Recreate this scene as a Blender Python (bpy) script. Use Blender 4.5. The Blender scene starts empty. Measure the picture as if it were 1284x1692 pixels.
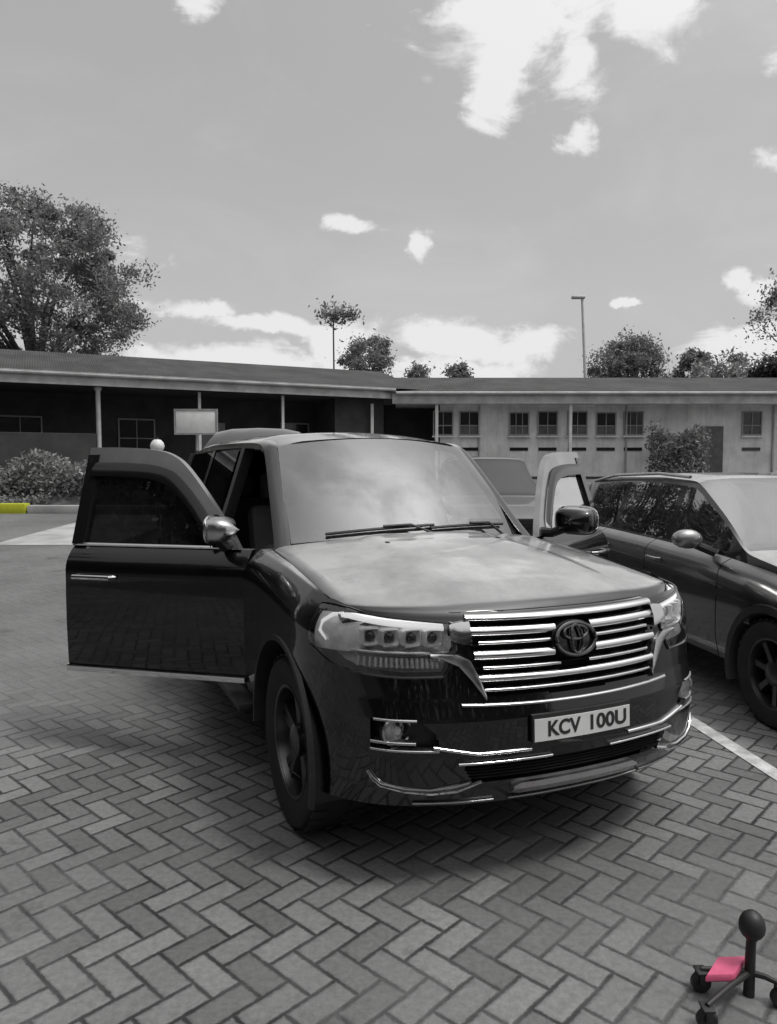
import bpy, bmesh, math, random
import numpy as np
from mathutils import Vector, Matrix

R = math.radians
C = bpy.context.scene.collection
SC = bpy.context.scene
random.seed(7)

# ------------------------------------------------------------------ camera
FPX, HORIZ_PITCH, EYE = 1233.7, 3.345, 1.634
cam_data = bpy.data.cameras.new("camera")
cam = bpy.data.objects.new("camera", cam_data)
C.objects.link(cam)
cam.location = (0, 0, EYE)
cam.rotation_euler = (R(90 - HORIZ_PITCH), 0, 0)
cam_data.sensor_fit = 'VERTICAL'
cam_data.sensor_height = 24
cam_data.lens = 12 * FPX / 846
cam_data.clip_start = 0.05
cam_data.clip_end = 2000
SC.camera = cam

# ------------------------------------------------------------------ exposure
SC.view_settings.view_transform = 'Standard'
SC.view_settings.look = 'None'
SC.view_settings.gamma = 1
SC.view_settings.exposure = 0.0

# ------------------------------------------------------------------ node helper
class NT:
    def __init__(s, tree):
        s.t = tree; s.n = tree.nodes; s.l = tree.links
    def node(s, typ, **kw):
        n = s.n.new(typ)
        for k, v in kw.items(): setattr(n, k, v)
        return n
    def put(s, sock, v):
        if hasattr(v, 'is_output'): s.l.new(v, sock)
        else: sock.default_value = v
    def m(s, op, a, b=None, c=None, clamp=False):
        n = s.n.new('ShaderNodeMath'); n.operation = op; n.use_clamp = clamp
        s.put(n.inputs[0], a)
        if b is not None: s.put(n.inputs[1], b)
        if c is not None: s.put(n.inputs[2], c)
        return n.outputs[0]
    def ramp(s, v, a, b, x=0.0, y=1.0, smooth=True):
        n = s.n.new('ShaderNodeMapRange'); n.clamp = True
        if smooth: n.interpolation_type = 'SMOOTHSTEP'
        s.put(n.inputs['Value'], v)
        n.inputs['From Min'].default_value = a; n.inputs['From Max'].default_value = b
        s.put(n.inputs['To Min'], x); s.put(n.inputs['To Max'], y)
        return n.outputs[0]
    def noise(s, vec, scale, detail=4, rough=0.55, dist=0.0):
        n = s.n.new('ShaderNodeTexNoise')
        n.inputs['Scale'].default_value = scale; n.inputs['Detail'].default_value = detail
        n.inputs['Roughness'].default_value = rough; n.inputs['Distortion'].default_value = dist
        if vec is not None: s.l.new(vec, n.inputs['Vector'])
        return n.outputs['Fac']
    def grey(s, v):
        n = s.n.new('ShaderNodeCombineColor')
        for i in range(3): s.put(n.inputs[i], v)
        return n.outputs[0]
    def mixf(s, f, a, b):
        n = s.n.new('ShaderNodeMix'); n.data_type = 'FLOAT'
        s.put(n.inputs[0], f); s.put(n.inputs[2], a); s.put(n.inputs[3], b)
        return n.outputs[0]

# ------------------------------------------------------------------ world
SUN_EL, SUN_AZ = 62.0, 118.0          # azimuth measured from +Y towards +X
SKY_STRENGTH = 0.10
world = bpy.data.worlds.new("World"); SC.world = world; world.use_nodes = True
w = NT(world.node_tree); w.n.clear()
sky = w.node('ShaderNodeTexSky'); sky.sky_type = 'NISHITA'; sky.sun_disc = False
sky.sun_elevation = R(SUN_EL); sky.sun_rotation = R(SUN_AZ)
sky.air_density = 1.2; sky.dust_density = 2.0
bw = w.node('ShaderNodeRGBToBW'); w.l.new(sky.outputs[0], bw.inputs[0])
tc = w.node('ShaderNodeTexCoord')
nrm = w.node('ShaderNodeVectorMath', operation='NORMALIZE'); w.l.new(tc.outputs['Generated'], nrm.inputs[0])
sp = w.node('ShaderNodeSeparateXYZ'); w.l.new(nrm.outputs[0], sp.inputs[0])
dx_, dy_, dz_ = sp.outputs
wn_ = w.node('ShaderNodeTexNoise'); wn_.inputs['Scale'].default_value = 9; wn_.inputs['Detail'].default_value = 5; wn_.inputs['Roughness'].default_value = .62
w.l.new(nrm.outputs[0], wn_.inputs['Vector'])
ws_ = w.node('ShaderNodeSeparateColor'); w.l.new(wn_.outputs['Color'], ws_.inputs[0])
az = w.m('ADD', w.m('ARCTAN2', dx_, dy_), w.m('MULTIPLY', w.m('SUBTRACT', ws_.outputs[0], .5), .12))
el = w.m('ADD', w.m('ARCSINE', dz_), w.m('MULTIPLY', w.m('SUBTRACT', ws_.outputs[1], .5), .06))
SKY_GAIN, CLOUD, ZENITH = 2.0, 8.2, 40.0
def azel(u, v):
    x, y = (u - 642) / FPX, (v - 846) / FPX
    cp, sp_ = math.cos(R(HORIZ_PITCH)), math.sin(R(HORIZ_PITCH))
    d = Vector((x, cp - y * sp_ * 1.0 * -1 * -1, -sp_ - y * cp)).normalized()
    return math.atan2(d.x, d.y), math.asin(d.z)
# cloud banks: azimuth/elevation centre and half sizes of each bank
banks = []
for (u0, u1, v0, v1, k) in [(700, 1000, -120, 80, 1.05), (760, 890, 60, 190, 1.0), (880, 1010, 60, 165, .75), (1040, 1190, -60, 65, .95), (960, 1140, 20, 70, .3),
        (1272, 1400, 80, 125, .75), (1250, 1400, 245, 285, .75), (915, 980, 205, 250, .95), (280, 365, -30, 24, .9),
        (505, 622, 358, 388, .95), (668, 722, 374, 418, .95), (225, 395, 496, 536, 1.05), (300, 575, 524, 556, 1.05), (230, 570, 574, 650, 1.1), (520, 640, 528, 640, 1),
        (640, 930, 532, 600, 1.05), (640, 890, 585, 650, 1.0), (1180, 1226, 445, 475, .95), (1215, 1300, 455, 500, 1), (1170, 1300, 535, 600, 1.05), (1025, 1062, 493, 506, .95),
        (-700, -60, 250, 420, 1), (2100, 2700, 100, 400, 1), (-900, -200, 480, 620, 1)]:
    a, e = azel((u0 + u1) / 2, (v0 + v1) / 2)
    banks.append((a, e, (u1 - u0) / 2 / FPX, (v1 - v0) / 2 / FPX, k))
tot = None
for (a, e, sa, se, k) in banks:
    p_ = w.m('POWER', w.m('ABSOLUTE', w.m('MULTIPLY', w.m('SUBTRACT', az, a), 1 / sa)), 2.0)
    q_ = w.m('POWER', w.m('ABSOLUTE', w.m('MULTIPLY', w.m('SUBTRACT', el, e), 1 / se)), 2.0)
    g = w.m('MULTIPLY', w.m('EXPONENT', w.m('MULTIPLY', w.m('ADD', p_, q_), -0.69)), k)
    tot = g if tot is None else w.m('MAXIMUM', tot, g)
mapn = w.node('ShaderNodeMapping'); mapn.inputs['Scale'].default_value = (1, 1, 2.0)
w.l.new(nrm.outputs[0], mapn.inputs[0])
n1 = w.noise(mapn.outputs[0], 11.0, 9, 0.62, 0.5)
cl = w.ramp(w.m('ADD', tot, w.m('MULTIPLY', w.m('SUBTRACT', n1, 0.5), 1.5)), 0.40, 0.78)
thin = w.ramp(w.noise(mapn.outputs[0], 3.2, 6, 0.6, 0.8), 0.45, 0.8, 0.0, 0.16)
# high bright broken cloud overhead, round the sun behind it
n2 = w.noise(mapn.outputs[0], 2.6, 6, 0.55, 0.3)
gd = w.node('ShaderNodeVectorMath', operation='DOT_PRODUCT'); w.l.new(nrm.outputs[0], gd.inputs[0])
GA, GE = R(92), R(68)                                    # brightest part of the cloud veil: high, to the right
gd.inputs[1].default_value = (math.sin(GA) * math.cos(GE), math.cos(GA) * math.cos(GE), math.sin(GE))
glow = w.m('EXPONENT', w.m('MULTIPLY', w.m('SUBTRACT', gd.outputs['Value'], 1.0), 9.0))
over = w.m('MULTIPLY', glow, w.ramp(n2, 0.30, 0.60, 0.55, 1.0))
base = w.m('MULTIPLY', bw.outputs[0], SKY_GAIN)
base = w.m('ADD', w.m('MULTIPLY', w.m('MINIMUM', base, 7.0), 0.35), 2.72)
v = w.mixf(thin, base, CLOUD)
v = w.mixf(cl, v, CLOUD)
v = w.mixf(over, v, ZENITH)
bg = w.node('ShaderNodeBackground'); w.l.new(w.grey(v), bg.inputs[0]); bg.inputs[1].default_value = SKY_STRENGTH
wo = w.node('ShaderNodeOutputWorld'); w.l.new(bg.outputs[0], wo.inputs[0])

# ------------------------------------------------------------------ sun
sd = bpy.data.lights.new("sun", 'SUN'); sd.energy = 1.5; sd.angle = R(12); sd.color = (1, 0.985, 0.96)
so = bpy.data.objects.new("sun", sd); C.objects.link(so)
sdir = Vector((math.sin(R(SUN_AZ)) * math.cos(R(SUN_EL)), math.cos(R(SUN_AZ)) * math.cos(R(SUN_EL)), math.sin(R(SUN_EL))))
so.rotation_euler = sdir.to_track_quat('Z', 'Y').to_euler(); so.location = sdir * 60

# ------------------------------------------------------------------ materials
def new_mat(name):
    m = bpy.data.materials.new(name); m.use_nodes = True
    t = NT(m.node_tree); b = t.n['Principled BSDF']
    return m, t, b
def simple(name, val, rough=0.6, metal=0.0, coat=0.0, var=0.0, scale=6.0, bump=0.0, spec=0.5, col=None, bscale=None, rvar=0.0):
    m, t, b = new_mat(name)
    tcn = t.node('ShaderNodeTexCoord'); o = tcn.outputs['Object']
    c = col or (val, val, val)
    if var > 0:
        f = t.noise(o, scale, 6, 0.6)
        k = t.ramp(f, 0.3, 0.7, 1 - var, 1 + var)
        vm = t.node('ShaderNodeVectorMath', operation='SCALE'); vm.inputs[0].default_value = c
        t.l.new(k, vm.inputs['Scale']); t.l.new(vm.outputs[0], b.inputs['Base Color'])
    else:
        b.inputs['Base Color'].default_value = (*c, 1)
    b.inputs['Roughness'].default_value = rough
    if rvar > 0:
        t.l.new(t.ramp(t.noise(o, scale * 1.7, 5), 0.3, 0.7, max(0, rough - rvar), rough + rvar), b.inputs['Roughness'])
    b.inputs['Metallic'].default_value = metal; b.inputs['Coat Weight'].default_value = coat
    b.inputs['Coat Roughness'].default_value = 0.03
    b.inputs['Specular IOR Level'].default_value = spec
    if bump > 0:
        bn = t.node('ShaderNodeBump'); bn.inputs['Strength'].default_value = bump; bn.inputs['Distance'].default_value = 0.01
        t.l.new(t.noise(o, bscale or scale * 4, 5), bn.inputs['Height']); t.l.new(bn.outputs[0], b.inputs['Normal'])
    return m
def paint(name, val, metal=0.75, rough=0.3, dust=0.03, top_light=0.42, lo=.84):
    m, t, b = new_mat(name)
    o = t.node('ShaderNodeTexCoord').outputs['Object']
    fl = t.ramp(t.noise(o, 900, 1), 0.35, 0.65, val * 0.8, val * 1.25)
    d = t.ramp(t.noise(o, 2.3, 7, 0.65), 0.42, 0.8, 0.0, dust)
    # sky brightness painted in: upward facing panels get a paler colour
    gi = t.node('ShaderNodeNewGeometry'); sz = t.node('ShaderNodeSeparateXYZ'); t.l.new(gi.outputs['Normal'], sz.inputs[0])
    lit_top = t.m('MULTIPLY', t.ramp(t.m('ABSOLUTE', sz.outputs[2]), lo, .97), t.ramp(t.noise(o, 1.7, 8, .7), .3, .72, top_light * .7, top_light * 1.25))
    t.l.new(t.grey(t.mixf(lit_top, t.m('ADD', fl, d), .46)), b.inputs['Base Color'])
    t.l.new(t.m('MULTIPLY', t.m('SUBTRACT', 1.0, lit_top), metal), b.inputs['Metallic'])
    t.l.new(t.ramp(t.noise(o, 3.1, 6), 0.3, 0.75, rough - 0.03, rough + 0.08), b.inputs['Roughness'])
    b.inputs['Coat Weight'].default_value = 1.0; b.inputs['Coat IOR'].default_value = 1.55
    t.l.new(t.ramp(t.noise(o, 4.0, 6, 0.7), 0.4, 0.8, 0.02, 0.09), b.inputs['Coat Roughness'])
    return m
def glass(name, tint=0.35, gain=1.0, rough=0.0, floor=0.0, dirt=0.03):
    m, t, b = new_mat(name); t.n.remove(b)
    tr = t.node('ShaderNodeBsdfTransparent'); tr.inputs[0].default_value = (tint, tint, tint, 1)
    gl = t.node('ShaderNodeBsdfGlossy'); gl.inputs['Roughness'].default_value = rough; gl.inputs[0].default_value = (.95, .95, .95, 1)
    fr = t.node('ShaderNodeFresnel'); fr.inputs[0].default_value = 1.52
    mx = t.node('ShaderNodeMixShader')
    t.l.new(t.m('ADD', t.m('MULTIPLY', fr.outputs[0], gain), floor, clamp=True), mx.inputs[0])
    t.l.new(tr.outputs[0], mx.inputs[1]); t.l.new(gl.outputs[0], mx.inputs[2])
    df = t.node('ShaderNodeBsdfDiffuse'); df.inputs[0].default_value = (.5, .5, .5, 1)
    o = t.node('ShaderNodeTexCoord').outputs['Object']
    mx2 = t.node('ShaderNodeMixShader')
    t.l.new(t.ramp(t.noise(o, 3.0, 8, 0.7), 0.35, 0.8, dirt * .3, dirt * 2), mx2.inputs[0])
    t.l.new(mx.outputs[0], mx2.inputs[1]); t.l.new(df.outputs[0], mx2.inputs[2])
    t.l.new(mx2.outputs[0], t.n['Material Output'].inputs[0])
    return m
M = {}
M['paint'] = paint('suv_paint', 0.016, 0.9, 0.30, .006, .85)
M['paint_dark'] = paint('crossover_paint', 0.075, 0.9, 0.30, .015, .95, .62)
M['paint_white'] = paint('white_paint', 0.62, 0.0, 0.4, 0.02)
M['paint_silver'] = paint('silver_paint', 0.30, 0.7, 0.33)
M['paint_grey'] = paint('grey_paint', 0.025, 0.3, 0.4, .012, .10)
M['chrome'] = simple('chrome', 0.78, 0.10, 1.0, rvar=0.05)
M['chrome_dull'] = simple('satin_metal', 0.55, 0.28, 1.0, rvar=0.08)
M['chrome_dark'] = simple('dark_chrome', 0.16, 0.22, 1.0)
M['surround'] = simple('window_surround', 0.42, 0.3, 0.9, var=.1)
M['black'] = simple('black_plastic', 0.018, 0.5, var=0.2, bump=0.05, scale=20)
M['gloss_black'] = simple('gloss_black', 0.008, 0.12, coat=0.5)
M['void'] = simple('dark_underside', 0.012, 0.9)
M['rubber'] = simple('tyre_rubber', 0.014, 0.75, var=0.3, scale=8, bump=0.1)
M['alloy'] = simple('alloy', 0.10, 0.3, 0.9, var=0.15)
M['fabric'] = simple('seat_leather', 0.07, 0.6, var=0.15, scale=9, bump=0.1)
M['dash'] = simple('dashboard_plastic', 0.03, 0.65, bump=0.05, scale=30)
M['ws'] = glass('windshield_glass', 0.40, 2.3, 0.0, 0.06, 0.06)
M['win'] = glass('tinted_glass', 0.015, 1.0, 0.0, 0.0, 0.012)
M['win_car'] = glass('side_glass', 0.5, 1.7, 0.0, 0.10, 0.02)
M['win_clear'] = glass('mirror_film_glass', 0.55, 2.0, 0.0, 0.28, 0.04)
M['lens'] = glass('lamp_lens', 0.97, 1.4, 0.0, 0.04, 0.02)
M['reflector'] = simple('lamp_reflector', 0.92, 0.3, 0.1, var=0.2, scale=14)
M['lamp_white'] = simple('lamp_white', 0.9, 0.25)
_b = M['lamp_white'].node_tree.nodes['Principled BSDF']; _b.inputs['Emission Color'].default_value = (1, 1, 1, 1); _b.inputs['Emission Strength'].default_value = .5   # daytime running strip
M['plate'] = simple('plate_white', 0.62, 0.4, var=0.06)
M['plate_ink'] = simple('plate_ink', 0.02, 0.5)
M['wall'] = simple('wall_render', 0.68, 0.9, var=0.16, scale=1.2, bump=0.15, bscale=30)
def streaks(m):
    t = NT(m.node_tree); b = t.n['Principled BSDF']; src = b.inputs['Base Color'].links[0].from_socket
    mp = t.node('ShaderNodeMapping'); mp.inputs['Scale'].default_value = (3.5, 3.5, .35); t.l.new(t.node('ShaderNodeTexCoord').outputs['Object'], mp.inputs[0])
    vm = t.node('ShaderNodeVectorMath', operation='SCALE'); t.l.new(src, vm.inputs[0])
    t.l.new(t.ramp(t.noise(mp.outputs[0], 1.0, 7, .7), .45, .75, 1.06, .76), vm.inputs['Scale']); t.l.new(vm.outputs[0], b.inputs['Base Color'])
streaks(M['wall'])
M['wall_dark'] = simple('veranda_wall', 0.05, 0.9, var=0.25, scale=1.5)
M['fascia'] = simple('fascia_board', 0.40, 0.7, var=0.22, scale=1.8, bump=0.1)
M['post'] = simple('post_white', 0.55, 0.6, var=0.12, scale=3)
M['win_dark'] = simple('dark_pane', 0.02, 0.15, coat=0.3)
M['win_mid'] = simple('louvre_pane', 0.10, 0.4, var=.3, scale=3)
M['win_frame'] = simple('window_frame', 0.3, 0.6)
M['metal_pole'] = simple('pole_steel', 0.45, 0.45, 0.6, var=0.15)
M['white_sign'] = simple('white_board', 0.72, 0.5, var=0.08, scale=4)
M['kerb_yellow'] = simple('kerb_yellow', 0, 0.8, var=0.12, scale=5, col=(0.40, 0.42, 0.022))
M['concrete'] = simple('concrete', 0.36, 0.9, var=0.2, scale=1.6, bump=0.2, bscale=40)
M['line_white'] = simple('road_paint', 0.5, 0.8, var=0.35, scale=9)
M['pink'] = simple('pink_pad', 0, 0.6, var=0.1, scale=20, col=(0.58, 0.10, 0.20))
M['bark'] = simple('bark', 0.06, 0.95, var=0.35, scale=4, bump=0.5)
M['added_road_asphalt'] = simple('added_road_asphalt', 0.045, 0.9, var=.2, scale=3, bump=.2, bscale=90)
M['bank'] = simple('bank_soil', 0.10, 0.95, var=0.4, scale=2.5, bump=0.5)
def roof_mat():
    m, t, b = new_mat('roof_sheet'); o = t.node('ShaderNodeTexCoord').outputs['Object']
    t.l.new(t.grey(t.m('MULTIPLY', t.ramp(t.noise(o, 0.9, 6, .65), .3, .75, .6, 1.35), 0.048)), b.inputs['Base Color'])
    wv = t.node('ShaderNodeTexWave'); wv.bands_direction = 'X'; wv.inputs['Scale'].default_value = 4.0
    t.l.new(o, wv.inputs['Vector'])
    bn = t.node('ShaderNodeBump'); bn.inputs['Strength'].default_value = .6; bn.inputs['Distance'].default_value = .03
    t.l.new(wv.outputs[1], bn.inputs['Height']); t.l.new(bn.outputs[0], b.inputs['Normal']); b.inputs['Roughness'].default_value = .75
    return m
M['roof'] = roof_mat()
def leaf_mat(name, val):
    m, t, b = new_mat(name); o = t.node('ShaderNodeTexCoord').outputs['Object']
    gi = t.node('ShaderNodeNewGeometry')
    k = t.m('MULTIPLY', t.ramp(t.noise(o, 0.7, 3), .3, .7, .65, 1.4), t.ramp(gi.outputs['Random Per Island'], 0, 1, .55, 1.5, smooth=False))
    t.l.new(t.grey(t.m('MULTIPLY', k, val)), b.inputs['Base Color'])
    b.inputs['Roughness'].default_value = .6; b.inputs['Specular IOR Level'].default_value = .25
    tl = t.node('ShaderNodeBsdfTranslucent'); t.l.new(t.grey(t.m('MULTIPLY', k, val * .8)), tl.inputs[0])
    mx = t.node('ShaderNodeMixShader'); mx.inputs[0].default_value = .4
    t.l.new(b.outputs[0], mx.inputs[1]); t.l.new(tl.outputs[0], mx.inputs[2]); t.l.new(mx.outputs[0], t.n['Material Output'].inputs[0])
    return m
M['leaf'] = leaf_mat('leaf', 0.23); M['leaf_pale'] = leaf_mat('leaf_pale', 0.26); M['leaf_dark'] = leaf_mat('leaf_dark', 0.06)
def paver_mat():
    m, t, b = new_mat('herringbone_pavers')
    tcn = t.node('ShaderNodeTexCoord'); o = tcn.outputs['Object']
    wob = t.node('ShaderNodeTexNoise'); wob.inputs['Scale'].default_value = 1.3; wob.inputs['Detail'].default_value = 2; t.l.new(o, wob.inputs['Vector'])
    wv = t.node('ShaderNodeVectorMath', operation='MULTIPLY_ADD'); t.l.new(wob.outputs['Color'], wv.inputs[0]); wv.inputs[1].default_value = (.03, .03, 0); t.l.new(o, wv.inputs[2])
    mp = t.node('ShaderNodeMapping'); mp.inputs['Rotation'].default_value = (0, 0, R(43)); sc = 1 / 0.106
    mp.inputs['Scale'].default_value = (sc, sc, sc); t.l.new(wv.outputs[0], mp.inputs[0])
    s = t.node('ShaderNodeSeparateXYZ'); t.l.new(mp.outputs[0], s.inputs[0])
    x, y = s.outputs[0], s.outputs[1]
    i, j = t.m('FLOOR', x), t.m('FLOOR', y)
    fx, fy = t.m('SUBTRACT', x, i), t.m('SUBTRACT', y, j)
    k = t.m('FLOORED_MODULO', t.m('ADD', t.m('SUBTRACT', i, j), 0.5), 4.0); k = t.m('FLOOR', k)
    is_ = [t.m('COMPARE', k, float(q), 0.1) for q in range(4)]
    L, Rr, Bt, Tp = fx, t.m('SUBTRACT', 1.0, fx), fy, t.m('SUBTRACT', 1.0, fy)
    def dis(d, q): return t.m('ADD', d, t.m('MULTIPLY', is_[q], 9.0))     # edge open in that half brick
    d = t.m('MINIMUM', t.m('MINIMUM', dis(L, 1), dis(Rr, 0)), t.m('MINIMUM', dis(Bt, 2), dis(Tp, 3)))
    bi = t.m('SUBTRACT', i, is_[1]); bj = t.m('SUBTRACT', j, is_[2])
    cmb = t.node('ShaderNodeCombineXYZ'); t.l.new(bi, cmb.inputs[0]); t.l.new(bj, cmb.inputs[1])
    wn = t.node('ShaderNodeTexWhiteNoise'); wn.noise_dimensions = '3D'; t.l.new(cmb.outputs[0], wn.inputs[0])
    edge_n = t.noise(o, 34, 5, .7)
    dd = t.m('ADD', d, t.m('MULTIPLY', t.m('SUBTRACT', edge_n, .5), .16))
    face = t.ramp(dd, 0.03, 0.11)
    big = t.ramp(t.noise(o, .55, 5, .6), .3, .7, .82, 1.15)
    fine = t.ramp(t.noise(o, 38, 6, .75), .3, .7, .80, 1.18)
    stain = t.ramp(t.noise(o, 3.2, 6, .7), .56, .74, 1.0, .72)
    bc = t.m('MULTIPLY', t.m('MULTIPLY', t.ramp(wn.outputs[0], 0, 1, .115, .20, smooth=False), big), t.m('MULTIPLY', fine, stain))
    jc = t.m('MULTIPLY', t.ramp(t.noise(o, 5, 5), .35, .7, .022, .055), big)
    sand = t.m('MULTIPLY', t.ramp(t.noise(o, .42, 4, .6), .44, .62), t.ramp(t.noise(o, 7, 5, .7), .30, .62, .35, 1.0))
    sandc = t.m('MULTIPLY', t.ramp(t.noise(o, 55, 4, .7), .3, .7, .13, .18), big)
    jc = t.mixf(t.m('MULTIPLY', sand, .85), jc, sandc)
    far = t.ramp(t.node('ShaderNodeSeparateXYZ').outputs[1], 3.4, 6.2)
    sxy = far.node.inputs['Value'].links[0].from_node; t.l.new(wv.outputs[0], sxy.inputs[0])
    west = t.ramp(sxy.outputs[0], -.4, -2.0)                # drifted sand over the yard on the left
    drift = t.m('MULTIPLY', t.m('MAXIMUM', t.m('MULTIPLY', far, west), t.m('MULTIPLY', t.ramp(sxy.outputs[1], 6.0, 9.0), .8)), t.ramp(t.noise(o, 2.2, 6, .7), .25, .55, .6, 1.0))
    sand = t.m('MAXIMUM', sand, drift)
    bc = t.mixf(t.m('MULTIPLY', sand, .35), bc, sandc)
    bc = t.mixf(t.m('MULTIPLY', drift, .75), bc, sandc)
    jc = t.mixf(t.m('MULTIPLY', drift, .9), jc, sandc)
    oil = t.ramp(t.noise(o, 1.15, 3, .5, .4), .66, .78, 1.0, .55)
    t.l.new(t.grey(t.m('MULTIPLY', t.mixf(face, jc, bc), oil)), b.inputs['Base Color'])
    b.inputs['Roughness'].default_value = .82; b.inputs['Specular IOR Level'].default_value = .3
    hgt = t.m('ADD', t.m('MULTIPLY', t.ramp(dd, 0.0, 0.16), .006), t.m('MULTIPLY', t.noise(o, 120, 5, .7), .0022))
    hgt = t.m('ADD', hgt, t.m('MULTIPLY', wn.outputs[0], .0015))
    bn = t.node('ShaderNodeBump'); bn.inputs['Strength'].default_value = .8; bn.inputs['Distance'].default_value = 1.0
    t.l.new(hgt, bn.inputs['Height']); t.l.new(bn.outputs[0], b.inputs['Normal'])
    return m
M['paver'] = paver_mat()

# ------------------------------------------------------------------ mesh builder
class MB:
    def __init__(s): s.v = []; s.f = []; s.mi = []; s.cur = 0
    def mat(s, i): s.cur = i; return s
    def add(s, verts, faces):
        n = len(s.v); s.v += [tuple(map(float, p)) for p in verts]
        for f in faces: s.f.append(tuple(n + i for i in f)); s.mi.append(s.cur)
    def grid(s, P, skip=None, closed=False):
        nr, nc = len(P), len(P[0]); vs = [p for r in P for p in r]; fs = []
        for a in range(nr - 1):
            for b in range(nc if closed else nc - 1):
                if skip and skip(a, b): continue
                b2 = (b + 1) % nc
                fs.append((a * nc + b, a * nc + b2, (a + 1) * nc + b2, (a + 1) * nc + b))
        used = sorted({i for f in fs for i in f}); mp = {o: n for n, o in enumerate(used)}
        s.add([vs[i] for i in used], [tuple(mp[i] for i in f) for f in fs])
    def sweep(s, rings, cap=True):                       # closed rings of equal length
        s.grid(rings, closed=True)
        if cap:
            n = len(rings[0]); s.add(rings[0], [tuple(range(n))[::-1]]); s.add(rings[-1], [tuple(range(n))])
    def tube(s, path, r, n=8, closed=False):
        path = [Vector(p) for p in path]; rings = []; up = Vector((0, 0, 1)); m = len(path)
        for i, p in enumerate(path):
            if closed: d = path[(i + 1) % m] - path[i - 1]
            else: d = path[min(i + 1, m - 1)] - path[max(i - 1, 0)]
            d.normalize(); u = up if abs(d.z) < .95 else Vector((1, 0, 0))
            a = d.cross(u).normalized(); b = d.cross(a)
            rr = r[i] if isinstance(r, (list, tuple)) else r
            rings.append([p + (a * math.cos(2 * math.pi * k / n) + b * math.sin(2 * math.pi * k / n)) * rr for k in range(n)])
        if closed: s.sweep(rings + [rings[0]], cap=False)
        else: s.sweep(rings)
    def box(s, c, d, rot=None, bev=0.0):
        bm = bmesh.new(); bmesh.ops.create_cube(bm, size=1)
        for q in bm.verts: q.co = Vector((q.co.x * d[0], q.co.y * d[1], q.co.z * d[2]))
        if bev > 0: bmesh.ops.bevel(bm, geom=bm.edges[:], offset=bev, segments=2, affect='EDGES', profile=.5)
        mt = Matrix.Translation(Vector(c)) @ (rot.to_4x4() if rot else Matrix.Identity(4))
        bm.verts.index_update(); s.add([mt @ q.co for q in bm.verts], [tuple(q.index for q in f.verts) for f in bm.faces]); bm.free()
    def lathe(s, prof, c, axis='Y', n=32, cap=False):    # prof: (radius, offset along axis)
        rings = []
        for r, o in prof:
            ring = []
            for k in range(n):
                a = 2 * math.pi * k / n; ca, sa = r * math.cos(a), r * math.sin(a)
                q = {'Y': (ca, o, sa), 'Z': (ca, sa, o), 'X': (o, ca, sa)}[axis]
                ring.append((c[0] + q[0], c[1] + q[1], c[2] + q[2]))
            rings.append(ring)
        s.sweep(rings, cap=cap)
    def prism(s, poly, z0, z1):
        n = len(poly)
        s.sweep([[(x, y, z0) for x, y in poly], [(x, y, z1) for x, y in poly]])
    def build(s, name, mats, parent=None, loc=None, smooth=35, fix=True):
        me = bpy.data.meshes.new(name); me.from_pydata(s.v, [], s.f); me.update()
        if not isinstance(mats, (list, tuple)): mats = [mats]
        for m in mats: me.materials.append(m)
        me.polygons.foreach_set('material_index', s.mi)
        bm = bmesh.new(); bm.from_mesh(me)
        bmesh.ops.remove_doubles(bm, verts=bm.verts[:], dist=1e-5)
        if fix: bmesh.ops.recalc_face_normals(bm, faces=bm.faces[:])
        bm.to_mesh(me); bm.free()
        if smooth: me.shade_smooth(); me.set_sharp_from_angle(angle=R(smooth))
        o = bpy.data.objects.new(name, me); C.objects.link(o)
        if loc: o.location = loc
        if parent: o.parent = parent
        return o
def tag(o, label=None, cat=None, group=None, kind=None):
    if label: o['label'] = label
    if cat: o['category'] = cat
    if group: o['group'] = group
    if kind: o['kind'] = kind
    return o
def empty(name, loc, rz, label, cat, group=None):
    o = bpy.data.objects.new(name, None); C.objects.link(o); o.location = loc; o.rotation_euler = (0, 0, rz)
    return tag(o, label, cat, group)
def lin(a, b, n): return list(np.linspace(a, b, n))
def crom(pts, n=12):
    P = [np.array(p, float) for p in pts]; P = [2 * P[0] - P[1]] + P + [2 * P[-1] - P[-2]]; out = []
    for i in range(1, len(P) - 2):
        for k in range(n):
            t = k / n; a, b, c, d = P[i - 1:i + 3]
            out.append(.5 * ((2 * b) + (c - a) * t + (2 * a - 5 * b + 4 * c - d) * t * t + (3 * b - a - 3 * c + d) * t ** 3))
    out.append(P[-2]); return out
def inpoly(x, y, poly):
    c = False; n = len(poly)
    for i in range(n):
        x1, y1 = poly[i]; x2, y2 = poly[i - 1]
        if (y1 > y) != (y2 > y) and x < (x2 - x1) * (y - y1) / (y2 - y1) + x1: c = not c
    return c

# ------------------------------------------------------------------ ground and setting
def gz(y):
    return float(np.interp(y, [-400, 9, 20, 20.01, 500], [0, 0, .42, .42, .42]))
g = MB()
ys = [-60, -20, 0, 4, 8.4, 8.7, 9, 9.3, 9.6, 12, 16, 19.6, 20, 20.4, 60, 400]
g.grid([[(x, y, gz(y) if abs(y - 9) > .7 else gz(y) + .002) for x in (-400, -60, -15, 0, 15, 60, 400)] for y in ys])
tag(g.build('ground', M['paver']), kind='structure')
rd_ = MB(); rd_.grid([[(x, y, .005) for x in lin(-60, 60, 13)] for y in (-14, -8, -1.2)])
tag(rd_.build('added_dark_road', M['added_road_asphalt']), kind='structure')  # unseen strip added behind the camera to darken what the paint reflects
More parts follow.
